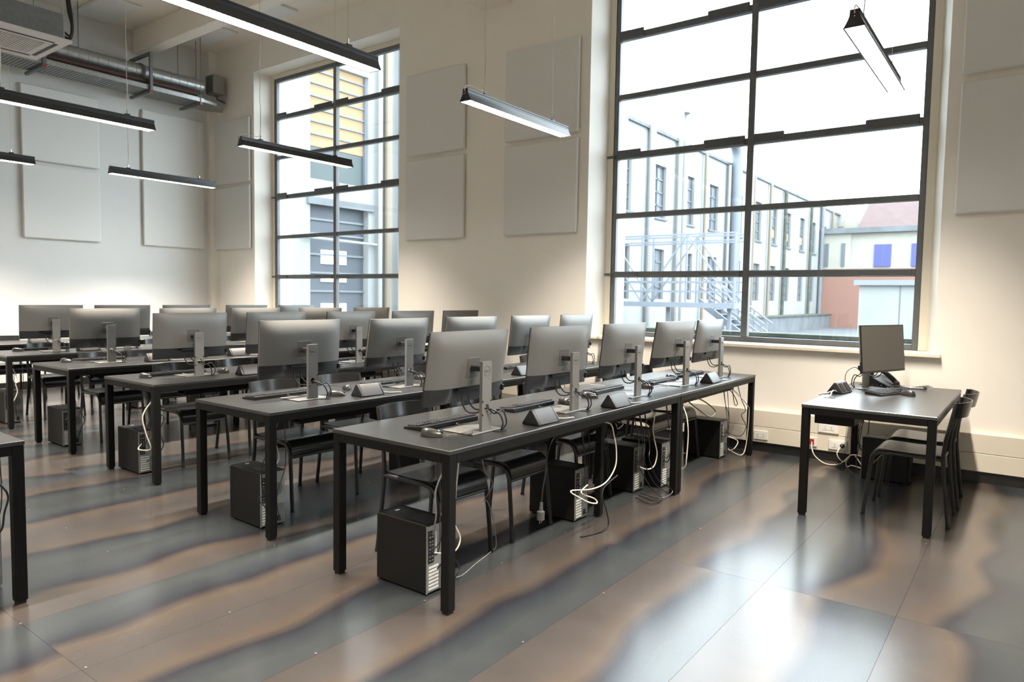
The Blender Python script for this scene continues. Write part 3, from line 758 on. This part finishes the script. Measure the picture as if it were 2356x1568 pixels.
cable([(-2.08, 6.16, .655), (-2.05, 6.173, .542), (-2.05, 6.30, .423), (-2.05, 6.19, .391), (-2.05, 6.33, .268), (-2.06, 6.2, .201), (-2.15, 6.10, .24)], .0035, 'cabblack', 'long black lead hanging by the end leg of nearest row')
cable([(-2.06, 5.95, .655), (-2.03, 6.268, .483), (-2.03, 6.339, .394), (-2.05, 6.35, .10), (-2.06, 6.25, .02), (-2.13, 6.11, .09)], .004, 'cabwhite', 'white cable sweeping to the floor at the end leg', 'network_cable')
cable([(-2.12, 6.07, .21), (-2.05, 6.12, .17), (-2.06, 6.06, .11), (-2.12, 6.10, .08)], .004, 'cabwhite', 'short white cable looped behind the last nearest-row tower', 'network_cable')
cable([(-2.12, 5.22, .655), (-2.1, 5.316, .629), (-2.1, 5.485, .575), (-2.1, 5.665, .498), (-2.1, 5.668, .461), (-2.1, 5.544, .458), (-2.1, 5.253, .566), (-2.14, 5.1, .66)], .0055, 'cabgrey', 'thick grey lead looped under the window-end table of nearest row')
for k, dy in enumerate((0, .09, .17)):
    cable([(-2.14, 4.25+dy, .655), (-2.12, 4.31+dy, .45-.03*k), (-2.1, 4.27+dy, .30), (-2.08, 4.44+dy*.6, .10+.02*k), (-2.02, 4.50+dy, .02+.01*k), (-2.05, 4.36+dy, .012), (-2.2, 4.44+dy*.5, .012+.005*k)], .0035, 'cabblack', 'black lead tangled on the floor by the middle towers, %s strand' % ['near', 'middle', 'far'][k])
cable([(-2.03, 3.79, .655), (-2.0, 3.76, .64), (-2.0, 3.777, .62), (-2.0, 3.84, .64), (-2.06, 3.88, .66)], .004, 'cabblack', 'short black lead sagging under the nearest table edge')
cable([(-2.06, 3.9, .30), (-2.04, 3.70, .27), (-2.03, 3.66, .22), (-2.02, 3.70, .12), (-2.02, 3.72, .03), (-2.04, 3.62, .006), (-2.08, 3.5, .006)], .0045, 'cabblack', 'black lead trailing beside the mid leg of nearest table')
cable([(-5.14, 2.53, .655), (-5.12, 2.482, .604), (-5.12, 2.441, .552), (-5.12, 2.421, .49), (-5.12, 2.446, .373), (-5.12, 2.476, .262), (-5.25, 2.45, .245), (-5.44, 2.56, .24)], .005, 'cabwhite', 'bowed white cable at the aisle end of third row', 'network_cable')
cable([(-5.15, 2.56, .655), (-5.15, 2.548, .536), (-5.15, 2.592, .472), (-5.15, 2.558, .377), (-5.15, 2.585, .273), (-5.2, 2.56, .196), (-5.44, 2.60, .10)], .004, 'cabblack', 'black lead beside the white one at third row end')
cable([(-8.3, 2.62, .655), (-8.28, 2.682, .481), (-8.28, 2.657, .449), (-8.28, 2.67, .357), (-8.3, 2.623, .237), (-8.54, 2.68, .24)], .005, 'cabwhite', 'white cable hanging at the aisle end of fifth row', 'network_cable')
cable([(-6.67, 2.65, .655), (-6.65, 2.598, .63), (-6.65, 2.562, .601), (-6.65, 2.556, .514), (-6.66, 2.584, .40), (-6.92, 2.60, .25)], .004, 'cabgrey', 'grey lead hanging at the aisle end of fourth row')
cable([(-6.92, 2.68, .33), (-6.65, 2.614, .345), (-6.65, 2.644, .269), (-6.65, 2.624, .213), (-6.92, 2.69, .06)], .004, 'cabblack', 'black lead curling behind the fourth row tower')
cable([(-3.52, 2.44, .655), (-3.5, 2.413, .625), (-3.5, 2.396, .593), (-3.5, 2.433, .46), (-3.5, 2.407, .40), (-3.63, 2.46, .24)], .0035, 'cabgrey', 'pale grey lead beside the aisle-end leg of second row')
cable([(-3.6, 2.42, .655), (-3.58, 2.407, .487), (-3.58, 2.373, .402), (-3.58, 2.37, .30), (-3.58, 2.38, .23), (-3.6, 2.363, .198), (-3.58, 2.422, .108), (-3.62, 2.417, .03)], .004, 'cabblack', 'black lead dropping down the second row tower back')
cable([(-3.66, .95, .655), (-3.7, 1.03, .62), (-3.7, 1.14, .495), (-3.7, 1.129, .397), (-3.74, 1.12, .30), (-3.86, 1.06, .25)], .0045, 'cabblack', 'black lead above the tower at the left picture edge')
for n_, pts in (('red', [(-1.545, W-.055, .155), (-1.51, 6.47, .12), (-1.474, 6.45, .06), (-1.383, 6.44, .012), (-1.271, 6.44, .03), (-1.189, 6.45, .116), (-1.07, 6.27, .15)]),
                ('grey', [(-1.29, W-.06, .16), (-1.31, 6.5, .116), (-1.295, 6.5, .064), (-1.245, 6.48, .045), (-1.175, 6.46, .12), (-1.07, 6.24, .086)]),
                ('upper', [(-1.2, 6.5, .65), (-1.21, 6.5, .42), (-1.217, 6.5, .265), (-1.20, 6.5, .13), (-1.232, 6.48, .045), (-1.217, 6.46, .008), (-1.18, 6.44, .03), (-1.07, 6.28, .05)])):
    cable(pts, .0048, 'cabwhite', 'white cable from the %s under the lone table' % {'red': 'red wall socket', 'grey': 'grounded wall socket', 'upper': 'tabletop'}[n_], 'network_cable')
cable([(-1.06, 6.4, .655), (-1.057, 6.4, .5), (-1.055, 6.38, .35), (-1.06, 6.26, .24)], .004, 'cabblack', 'black lead dropping to the lone table tower')
cable([(-1.13, 6.52, .655), (-1.17, 6.5, .5), (-1.2, 6.5, .3), (-1.14, 6.5, .2), (-1.06, 6.22, .2)], .005, 'cabblack', 'black lead bundle under the lone table')
cable([(-1.135, 5.53, T+.012), (-1.135, 5.46, T+.03), (-1.132, 5.36, T+.035), (-1.13, 5.285, T+.004)], .005, 'cabgrey', 'grey lead from lone power box into its grommet')
cable([(-1.08, 6.10, T+.12), (-1.12, 6.05, T+.16), (-1.16, 5.95, T+.12), (-1.15, 5.90, T+.03), (-1.10, 5.93, T+.004)], .003, 'cabblack', 'black lead arching behind the lone monitor')

# ------------------------------------------------------------------ wall sockets
def socket(x, z, w_, h_, label, red=False):
    r = thing('wall_socket', label, 'socket', (x, W-.045, z))
    obj('cover_plate', MB().box(-w_/2, w_/2, -.012, 0, -h_/2, h_/2), 'socket', r, bevel=.003)
    n = 1 if w_ < .1 else 2
    for k in range(n):
        cx = (k-(n-1)/2)*.05
        if red: obj('socket_insert', MB().box(cx-.022, cx+.022, -.016, -.012, -.025, .025), 'red', r)
        else:
            ins = obj('socket_insert', MB().box(cx-.021, cx+.021, -.014, -.012, -.022, .022), 'socket', r)
            obj('pin_hole', MB().disc((cx, -.0145, .009), .003, 'y', 8, .002).disc((cx, -.0145, -.009), .003, 'y', 8, .002), 'portblack', ins)
socket(-1.412, .302, .17, .10, 'white double socket in the upper trunking behind the lone table')
socket(-1.548, .158, .09, .085, 'wall socket with a red insert behind the lone table', True)
socket(-1.33, .155, .15, .085, 'white socket in the lower trunking behind the lone table')
socket(-3.0, .158, .09, .085, 'red-insert wall socket seen under the nearest desk row', True)
socket(-2.0, .158, .13, .085, 'white wall socket behind the last nearest-row tower')
p = thing('power_plug', 'round black plug in the lower socket behind the lone table', 'plug', (-1.29, W-.059, .158))
obj('plug_body', MB().tube([(0, 0, 0), (0, -.03, 0), (0, -.045, -.006)], [.02, .018, .008], 10), 'blackplast', p, smooth=True)

# ------------------------------------------------------------------ pendant lamps
def make_lamp():
    """origin at the middle of the lower edge; runs along y"""
    L = 1.47
    r = thing('pendant_lamp', 'x', 'lamp')
    prof = [(-.059, 0), (-.054, 0), (-.050, .012), (.050, .012), (.054, 0), (.059, 0), (.048, .020), (.036, .044), (.029, .062), (.029, .070), (.024, .073), (.024, .083), (.027, .086), (.027, .096), (.018, .100),
            (-.018, .100), (-.027, .096), (-.027, .086), (-.024, .083), (-.024, .073), (-.029, .070), (-.029, .062), (-.036, .044), (-.048, .020)]
    obj('housing', MB().prism(prof, -L/2, L/2, 'y'), 'lampbody', r)
    for s in (-1, 1):
        a, b = sorted((s*L/2, s*(L/2+.006)))
        e = obj('end_cap', MB().prism([(-.058, .001), (.058, .001), (.047, .02), (.035, .044), (.028, .064), (.026, .098), (-.026, .098), (-.028, .064), (-.035, .044), (-.047, .02)], a, b, 'y'), 'lampbody', r)
        obj('screw', MB().disc((0, s*(L/2+.007), .082), .004, 'y', 8, .002).disc((0, s*(L/2+.007), .06), .004, 'y', 8, .002), 'chrome', e)
    obj('diffuser', MB().box(-.049, .049, -L/2+.004, L/2-.004, .009, .0115), 'led', r)
    lv = MB()
    for k in range(49):
        y = -L/2+.015+k*(L-.03)/48; lv.box(-.05, .05, y-.0012, y+.0012, .001, .009)
    lv.box(-.0525, -.050, -L/2, L/2, .0, .009).box(.050, .0525, -L/2, L/2, .0, .009)
    o = obj('louvre', lv, 'louvre', r)
    for y in (-.5, .5):
        b = obj('bracket', MB().box(-.02, .02, y-.022, y+.022, .100, .112), 'lampbody', r, bevel=.002)
        obj('gripper', MB().tube([(0, y, .112), (0, y, .15)], .005, 8), 'chrome', b)
        obj('suspension_wire', MB().tube([(0, y, .15), (0, y, ZC-2.95)], .0014, 5), 'wire', r)
    # feed cable winding down one wire
    pts = [(.006*math.sin(k*1.3), -.5+.006*math.cos(k*1.9), ZC-2.95-k*.13) for k in range(int((ZC-2.95-.2)/.13))]
    pts += [(.0, -.505, .16), (.0, -.56, .13), (.0, -.66, .135), (0, -.735, .12), (0, -.748, .09), (0, -.742, .075)]
    obj('feed_cable', MB().tube(smooth_path(pts, 3), .0035, 5), 'cabwhite', r, smooth=True)
    ld = bpy.data.lights.new('lamp_light', 'AREA'); ld.shape = 'RECTANGLE'; ld.size = .096; ld.size_y = 1.44
    ld.energy = LAMP_W; ld.color = LAMP_COL; ld.spread = math.radians(99)
    lo = bpy.data.objects.new('lamp_light', ld); COL.objects.link(lo); lo.parent = r; lo.location = (0, 0, -.002)
    return r
lp0 = make_lamp()
LAMPS = [(-3.735, 2.64, 'long black pendant lamp crossing the top of the picture'), (-3.69, 5.02, 'black pendant lamp between the two windows'),
         (-.89, 5.09, 'black pendant lamp in front of the big right window'), (-6.90, 2.67, 'black pendant lamp at upper left, the larger one'),
         (-6.78, 5.0, 'black pendant lamp crossing the left window'), (-10.05, 2.75, 'small black pendant lamp cut by the left picture edge'),
         (-9.87, 5.04, 'black pendant lamp before the end wall corner panels'), (-.89, 2.64, 'black pendant lamp over the aisle by the camera'),
         (-3.735, .2, 'black pendant lamp over the left block, nearer the camera'), (-.89, .2, 'black pendant lamp just above the camera'), (-6.90, .2, 'black pendant lamp over the left block, second line'), (-9.98, .2, 'black pendant lamp over the left block, far line')]
for x, nm in ((-6.9, 'second'), (-3.735, 'third'), (-.89, 'fourth'), (2.14, 'fifth'), (5.17, 'sixth')):  # extra unseen lamps, added to raise the ambient light
    for y in ((-2.2,) if x < 2 else (.2, -2.2)):
        LAMPS.append((x, y, 'unseen pendant lamp added for ambient light, %s line, %s' % (nm, {2.64: 'nearer the windows', .2: 'mid room', -2.2: 'behind the camera'}[y])))
for k, (x, y, lab) in enumerate(LAMPS):
    if k == 0: lp0.location = (x, y, 2.95); tag(lp0, lab, None, 'pendant strip lamps')
    else: dup(lp0, (x, y, 2.95), 0, lab, 'pendant strip lamps')

# ------------------------------------------------------------------ ceiling services
t = thing('air_cassette', 'white air conditioning cassette hanging under the ceiling at upper left', 'air conditioner', (-9.42, 3.05, 4.20))
obj('fascia', MB().box(-.51, .51, -.46, .46, 0, .035), 'acwhite', t, bevel=.008)
obj('casing', MB().box(-.41, .41, -.41, .41, .035, .33), 'galvdark', t, bevel=.005)
g = obj('intake_grille', MB().box(-.27, .27, -.27, .27, -.004, 0), 'acgrill', t)
for k in range(22): obj('grille_slat', MB().box(-.27, .27, -.262+.025*k-.006, -.262+.025*k+.006, -.009, -.004), 'acwhite', g)
for s in (-1, 1):
    obj('air_slot', MB().box(-.33, .33, s*.36-.022, s*.36+.022, -.002, 0), 'portblack', t); obj('air_slot', MB().box(s*.36-.022, s*.36+.022, -.33, .33, -.002, 0), 'portblack', t)
    for s2 in (-1, 1): obj('hanger_rod', MB().tube([(s*.40, s2*.40, .33), (s*.40, s2*.40, ZC-4.203)], .006, 6), 'galv', t)
obj('junction_plate', MB().box(.30, .40, .41, .425, .05, .28), 'galv', t)
obj('refrigerant_pipe', MB().tube(smooth_path([(.33, .42, .12), (.34, .50, .10), (.36, .52, .25), (.35, .48, .5), (.34, .46, ZC-4.203)], 4), .018, 8).tube(smooth_path([(.38, .42, .15), (.39, .49, .12), (.41, .5, .3), (.40, .47, .6), (.39, .46, ZC-4.203)], 4), .014, 8), 'portblack', t, smooth=True)

t = thing('air_duct', 'spiral galvanised air duct running along the end wall', 'duct', (-10.88, 0, 4.675))
pts = []; rr = []
y = 1.6
while y < 6.05:
    pts += [(0, y, 0), (0, y+.118, 0), (0, y+.120, 0), (0, y+.128, 0)]; rr += [.108, .108, .113, .113]; y += .13
obj('spiral_tube', MB().tube(pts, rr, 20), 'galv', t, smooth=True)
obj('clamp_ring', MB().tube([(0, 5.18, 0), (0, 5.22, 0)], .122, 20), 'galvdark', t, smooth=True)
obj('clamp_ring', MB().tube([(0, 3.86, 0), (0, 3.90, 0)], .122, 20), 'galvdark', t, smooth=True)
for yy in (5.775, 6.07, 4.36): obj('hanger_rod', MB().tube([(.0, yy, .10), (.0, yy, ZC-4.678)], .006, 6), 'galvdark', t)
t = thing('insulated_pipe', 'dark brown insulated pipe on the cable tray below the duct', 'pipe', (-10.76, 0, 4.525))
obj('pipe_run', MB().tube([(0, 1.6, 0), (0, 6.02, 0)], .036, 10), 'brown', t, smooth=True)
t = thing('cable_tray', 'perforated galvanised cable tray hung below the duct', 'cable tray', (-10.95, 0, 4.40))
tm = MB().box(-.25, .25, 1.6, 6.1, -.002, .002).box(-.25, -.246, 1.6, 6.1, 0, .06).box(.246, .25, 1.6, 6.1, 0, .06)
obj('tray_floor', tm, 'galv', t)
rb = MB()
y = 1.7
while y < 6.05: rb.box(-.24, .24, y, y+.012, -.006, -.002); y += .045
o = obj('tray_rungs', rb, 'galvdark', t); o['kind'] = 'stuff'
obj('tray_end', MB().prism([(-.25, 6.1), (.25, 6.1), (.20, 6.35), (.02, 6.56), (-.12, 6.62), (-.25, 6.40)], .0, .05, 'z'), 'galv', t, bevel=.004)
for yy, tall in ((5.26, True), (3.86, True), (6.04, False)):
    b = obj('tray_arm', MB().box(-.36, .27, yy-.02, yy+.02, -.05, -.012), 'galvdark', t)
    obj('arm_cap', MB().box(.262, .278, yy-.022, yy+.022, -.045, -.015), 'red', b)
    if tall: obj('tray_strut', MB().box(.25, .29, yy-.02, yy+.02, -.012, .50).box(-.36, .29, yy-.02, yy+.02, .50, .54), 'galvdark', t)
    else: obj('tray_rod', MB().tube([(.26, yy, -.02), (.26, yy, ZC-4.403)], .005, 6), 'galvdark', t)
t = thing('wall_loudspeaker', 'small grey loudspeaker box in the upper corner beside the left window', 'loudspeaker', (-11.04, 6.5, 4.81))
obj('speaker_box', MB().box(-.12, .12, -.11, .10, -.15, .15), 'acgrill', t, bevel=.01)
obj('wall_arm', MB().tube([(0, 0, -.15), (0, .03, -.22), (0, .155, -.24)], .018, 8), 'galvdark', t)
obj('speaker_grille', MB().box(-.10, .10, -.118, -.11, -.13, .13), 'graphite', t)

# ------------------------------------------------------------------ outside
o = obj('roof_terrace', MB().box(-14, 24, W+WT+.05, 90, -.9, -.6), 'roofgrey'); tag(o, 'flat grey terrace outside below the windows', None, None, 'structure'); o.name = 'floor_terrace'
FX = -14.0
def facade_window(par, y, wd, z0, z1, cols, rows, glow=False):
    f = obj('window', MB().box(FX-.22, FX-.18, y, y+wd, z0, z1), 'facwin', par)
    for k in range(cols+1): obj('glazing_bar', MB().box(FX-.18, FX-.13, y+wd*k/cols-.04, y+wd*k/cols+.04, z0, z1), 'facframe', f)
    for k in range(rows+1): obj('glazing_bar', MB().box(FX-.18, FX-.13, y, y+wd, z0+(z1-z0)*k/rows-.04, z0+(z1-z0)*k/rows+.04), 'facframe', f)
    if glow: obj('lit_lamp', MB().box(FX-.17, FX-.12, y+.25, y+wd-.25, z0+.45, z0+.95), 'glow', f)
t = thing('factory_building', 'long white factory building receding beyond the big right window', 'building')
mb = MB()
WY = [25.8, 29.25, 32.6, 35.95, 39.8, 43.4, 46.75, 50.0, 53.65, 56.95, 60.3, 63.65, 67.0]; WWd = 1.3
ys = [14.8]+sum([[y, y+WWd] for y in WY], [])+[69.5]
for k in range(0, len(ys), 2): mb.box(FX-.5, FX, ys[k], ys[k+1], -.6, 8.85)
for y in WY:
    mb.box(FX-.5, FX, y, y+WWd, -.6, 1.4); mb.box(FX-.5, FX, y, y+WWd, 3.7, 5.12); mb.box(FX-.5, FX, y, y+WWd, 7.48, 8.85)
mb.box(FX-9, FX-.5, 14.8, 69.5, 0, 8.6)
obj('wall', mb, 'facade', t)
obj('roof_coping', MB().box(FX-.6, FX+.12, 14.8, 69.6, 8.85, 9.0), 'concrete', t)
for k, y in enumerate(WY):
    facade_window(t, y, WWd, 5.12, 7.48, 2, 4, glow=k in (6, 7, 8, 10, 11)); facade_window(t, y, WWd, 1.4, 3.7, 2, 4)
    obj('window_ledge', MB().box(FX, FX+.1, y-.1, y+WWd+.1, 5.02, 5.12), 'concrete', t)
def downpipe(par, y, r_, z1, mt, x=None):
    return obj('downpipe', MB().tube([(FX+.2 if x is None else x, y, -.6), (FX+.2 if x is None else x, y, z1)], r_, 10), mt, par, smooth=True)
downpipe(t, 28.6, .16, 11.0, 'whitepipe'); downpipe(t, 31.6, .13, 10.2, 'whitepipe'); downpipe(t, 32.15, .16, 10.6, 'whitepipe')
downpipe(t, 34.9, .09, 8.8, 'rustpipe'); downpipe(t, 38.3, .09, 8.8, 'whitepipe'); downpipe(t, 42.6, .09, 8.8, 'rustpipe'); downpipe(t, 45.9, .10, 8.8, 'rustpipe'); downpipe(t, 49.2, .12, 8.8, 'moss'); downpipe(t, 56.0, .11, 8.8, 'moss'); downpipe(t, 59.4, .16, 8.8, 'greypipe'); downpipe(t, 62.8, .1, 8.8, 'rustpipe'); downpipe(t, 66.3, .1, 8.8, 'rustpipe')
obj('flue_pipe', MB().tube(smooth_path([(FX+.45, 38.7, -.6), (FX+.45, 38.7, 5), (FX+.45, 38.7, 8.6), (FX+.45, 38.6, 9.5), (FX+.45, 38.2, 9.9), (FX+.45, 37.6, 9.95)], 3), .30, 12), 'greypipe', t, smooth=True)
obj('chimney_cowl', MB().tube([(FX+.2, 31.9, 10.2), (FX+.2, 31.9, 10.5), (FX+.2, 31.9, 10.9)], [.3, .42, .3], 10), 'whitepipe', t)
o = obj('plinth', MB().box(FX, FX+1.0, 40, 70, -.6, .38), 'concrete', t); obj('plinth_coping', MB().box(FX, FX+1.1, 40, 70, .38, .46), 'moss', t)

t = thing('workshop_wall', 'white workshop front with lit orange blinds beyond the left window', 'building')
mb = MB(); A, B = 10.62, 12.45
mb.box(FX-.6, FX, 7.6, A, -.6, 8.6).box(FX-.6, FX, B, 14.8, -.6, 8.6).box(FX-.6, FX, A, B, 6.95, 8.6).box(FX-.6, FX, A, B, 3.65, 4.16).box(FX-6, FX-.6, 7.6, 14.8, 0, 8.6)
obj('wall', mb, 'facade', t)
obj('panel_wall', MB().box(FX-.25, FX-.15, A, B, 4.16, 4.95), 'teal', t)
obj('lintel', MB().box(FX, FX+.08, A-.1, B+.15, 3.55, 3.72), 'concrete', t)
k = 0; z = 4.97
while z < 6.9:
    obj('lit_blind', MB().box(FX-.2, FX-.16, A, B, z, z+.262), 'ochre', t); obj('blind_rail', MB().box(FX-.19, FX-.1, A, B, z+.262, z+.30), 'greypipe', t); z += .30
obj('blind_post', MB().box(FX-.19, FX-.06, A, A+.06, 4.16, 6.95).box(FX-.19, FX-.06, B-.06, B, 4.16, 6.95), 'greypipe', t)
sh = obj('shutter_door', MB().box(FX-.3, FX-.2, A, B, -.6, 3.65), 'dooriron', t)
for z in (.9, 1.45, 1.9, 2.35, 2.85, 3.2): obj('shutter_rail', MB().box(FX-.2, FX-.15, A, B, z, z+.05), 'greypipe', sh)
for z in (2.22, 2.4, 1.78, 1.08): obj('lit_window', MB().box(FX-.2, FX-.16, 11.08, 11.86, z-.11 if z < 1.2 else z-.07, z+.09), 'litwin', sh)
obj('handrail', MB().tube([(FX+.1, A-.3, 2.75), (FX+.1, B+.3, 2.70)], .035, 8), 'whitepipe', t)
for y, r_, mt in ((13.0, .11, 'rustpipe'), (13.42, .05, 'greypipe'), (13.75, .12, 'whitepipe'), (12.72, .06, 'whitepipe')): downpipe(t, y, r_, 8.5, mt, FX+.15)
# galvanised walkways with rails
def walkway(label, x0, x1, y, zd, tall):
    t = thing('metal_walkway', label, 'walkway', (0, y, zd))
    obj('deck', MB().box(x0, x1, -.5, .5, -.18, 0), 'rail', t)
    n = max(2, int((x1-x0)/1.5))
    for s in (-.48, .48):
        for k in range(n+1): obj('post', MB().bar((x0+(x1-x0)*k/n, s, -.18), (x0+(x1-x0)*k/n, s, tall), .06), 'rail', t)
        for h in (.4, .75, 1.1, tall-.25, tall): obj('rail', MB().bar((x0, s, h), (x1, s, h), .055), 'rail', t)
        for k in range(n): obj('brace', MB().bar((x0+(x1-x0)*k/n, s, 0 if k % 2 else tall), (x0+(x1-x0)*(k+1)/n, s, tall if k % 2 else 0), .05), 'rail', t)
    for xx in (x0+.3, (x0+x1)/2, x1-.3): obj('support', MB().bar((xx, 0, -zd-.6), (xx, 0, -.18), .12), 'rail', t)
walkway('galvanised walkway with crossed rails outside the big right window', FX+.3, -8.4, 24.6, 1.3, 2.45)
t = thing('metal_stair', 'galvanised stair flight rising outside behind the window mullion', 'stair', (-9.8, 26.5, -.55))
for s in (-.5, .5):
    obj('stringer', MB().bar((-.6, s, 1.9), (1.9, s, .1), .10, .22), 'rail', t)
    for h in (.55, 1.0): obj('rail', MB().bar((-.6, s, 1.9+h), (1.9, s, .1+h), .06), 'rail', t)
    for k in range(5): obj('post', MB().bar((-.6+.6*k, s, 1.9-.43*k), (-.6+.6*k, s, 2.9-.43*k), .05), 'rail', t)
for k in range(9): obj('tread', MB().box(-.55+.27*k, -.3+.27*k, -.5, .5, 1.78-.195*k, 1.81-.195*k), 'rail', t)
t = thing('walkway_bay', 'pale pipe rails beside the workshop outside the left window', 'railing', (FX, 12.55, 0))
for z in (1.15, 2.05, 2.35, 2.8, 3.0): obj('rail', MB().bar((.9, .1, z), (.9, 2.2, z), .05), 'rail', t)
for yy in (.15, 1.0, 1.9): obj('post', MB().bar((.9, yy, 0), (.9, yy, 3.0), .07), 'rail', t)
# far building with red roof, and white hut
t = thing('red_roof_building', 'cream building with red roof and blue shutters in the far distance', 'building', (0, 60, 0))
obj('wall', MB().box(-11.8, 6, 0, 9, -.6, 7.0), 'facade2', t)
obj('corner_tower', MB().box(-14.2, -11.75, -.2, 9, -.6, 7.15), 'facade2', t)
obj('brick_base', MB().box(-14.25, 6, -.35, -.2, -.6, 4.0), 'brickred', t)
obj('cornice', MB().box(-14.4, 6.1, -.5, .2, 6.75, 7.15), 'concrete', t)
obj('roof', MB().prism([(-.4, 7.15), (9.3, 7.15), (6, 9.4), (3.5, 9.4)], -11.3, 6, 'x'), 'roofred', t)
for x in (-10.1, -7.6, -4.8, -2.0): 
    f = obj('shutter', MB().box(x, x+1.15, -.12, 0, 4.15, 5.85), 'bluedoor', t); obj('shutter_seam', MB().box(x+.55, x+.6, -.14, -.12, 4.15, 5.85), 'facframe', f)
for x in (-13.6, -12.4): obj('slit_window', MB().box(x, x+.25, -.3, -.2, 4.2, 6.0), 'facwin', t)
obj('penthouse', MB().box(-17.5, -12.5, 6, 12, 7.0, 9.6).box(-14.6, -13.6, 5.9, 6.0, 7.9, 8.7), 'facade2', t)
t = thing('white_hut', 'plain white flat-roofed hut outside near the right window jamb', 'hut', (0, 24, 0))
obj('wall', MB().box(-4.42, 1.5, 0, 4, -.6, 1.94), 'facade', t)
obj('roof_edge', MB().box(-4.56, 1.6, -.12, 4.1, 1.94, 2.1), 'rail', t)
obj('wall_joint', MB().box(-3.3, -3.27, -.01, 0, 0, 1.94), 'concrete', t)
obj('low_base', MB().box(-4.5, 1.6, -.15, 0, -.6, .35), 'concrete', t)
t = thing('terrace_parapet', 'low grey concrete parapet just outside the big right window', 'parapet', (0, 9.2, 0))
obj('parapet_wall', MB().box(-7.2, 9, 0, .3, -.6, .955), 'concrete', t)
obj('coping', MB().box(-7.2, 9, -.05, .35, .955, 1.0), 'moss', t)
o = obj('near_ledge', MB().box(-7.2, 9, W+WT+.06, 9.14, -.6, .86), 'roofgrey'); o.name = 'floor_ledge'; tag(o, 'pale flat ledge directly outside the right window', None, None, 'structure')
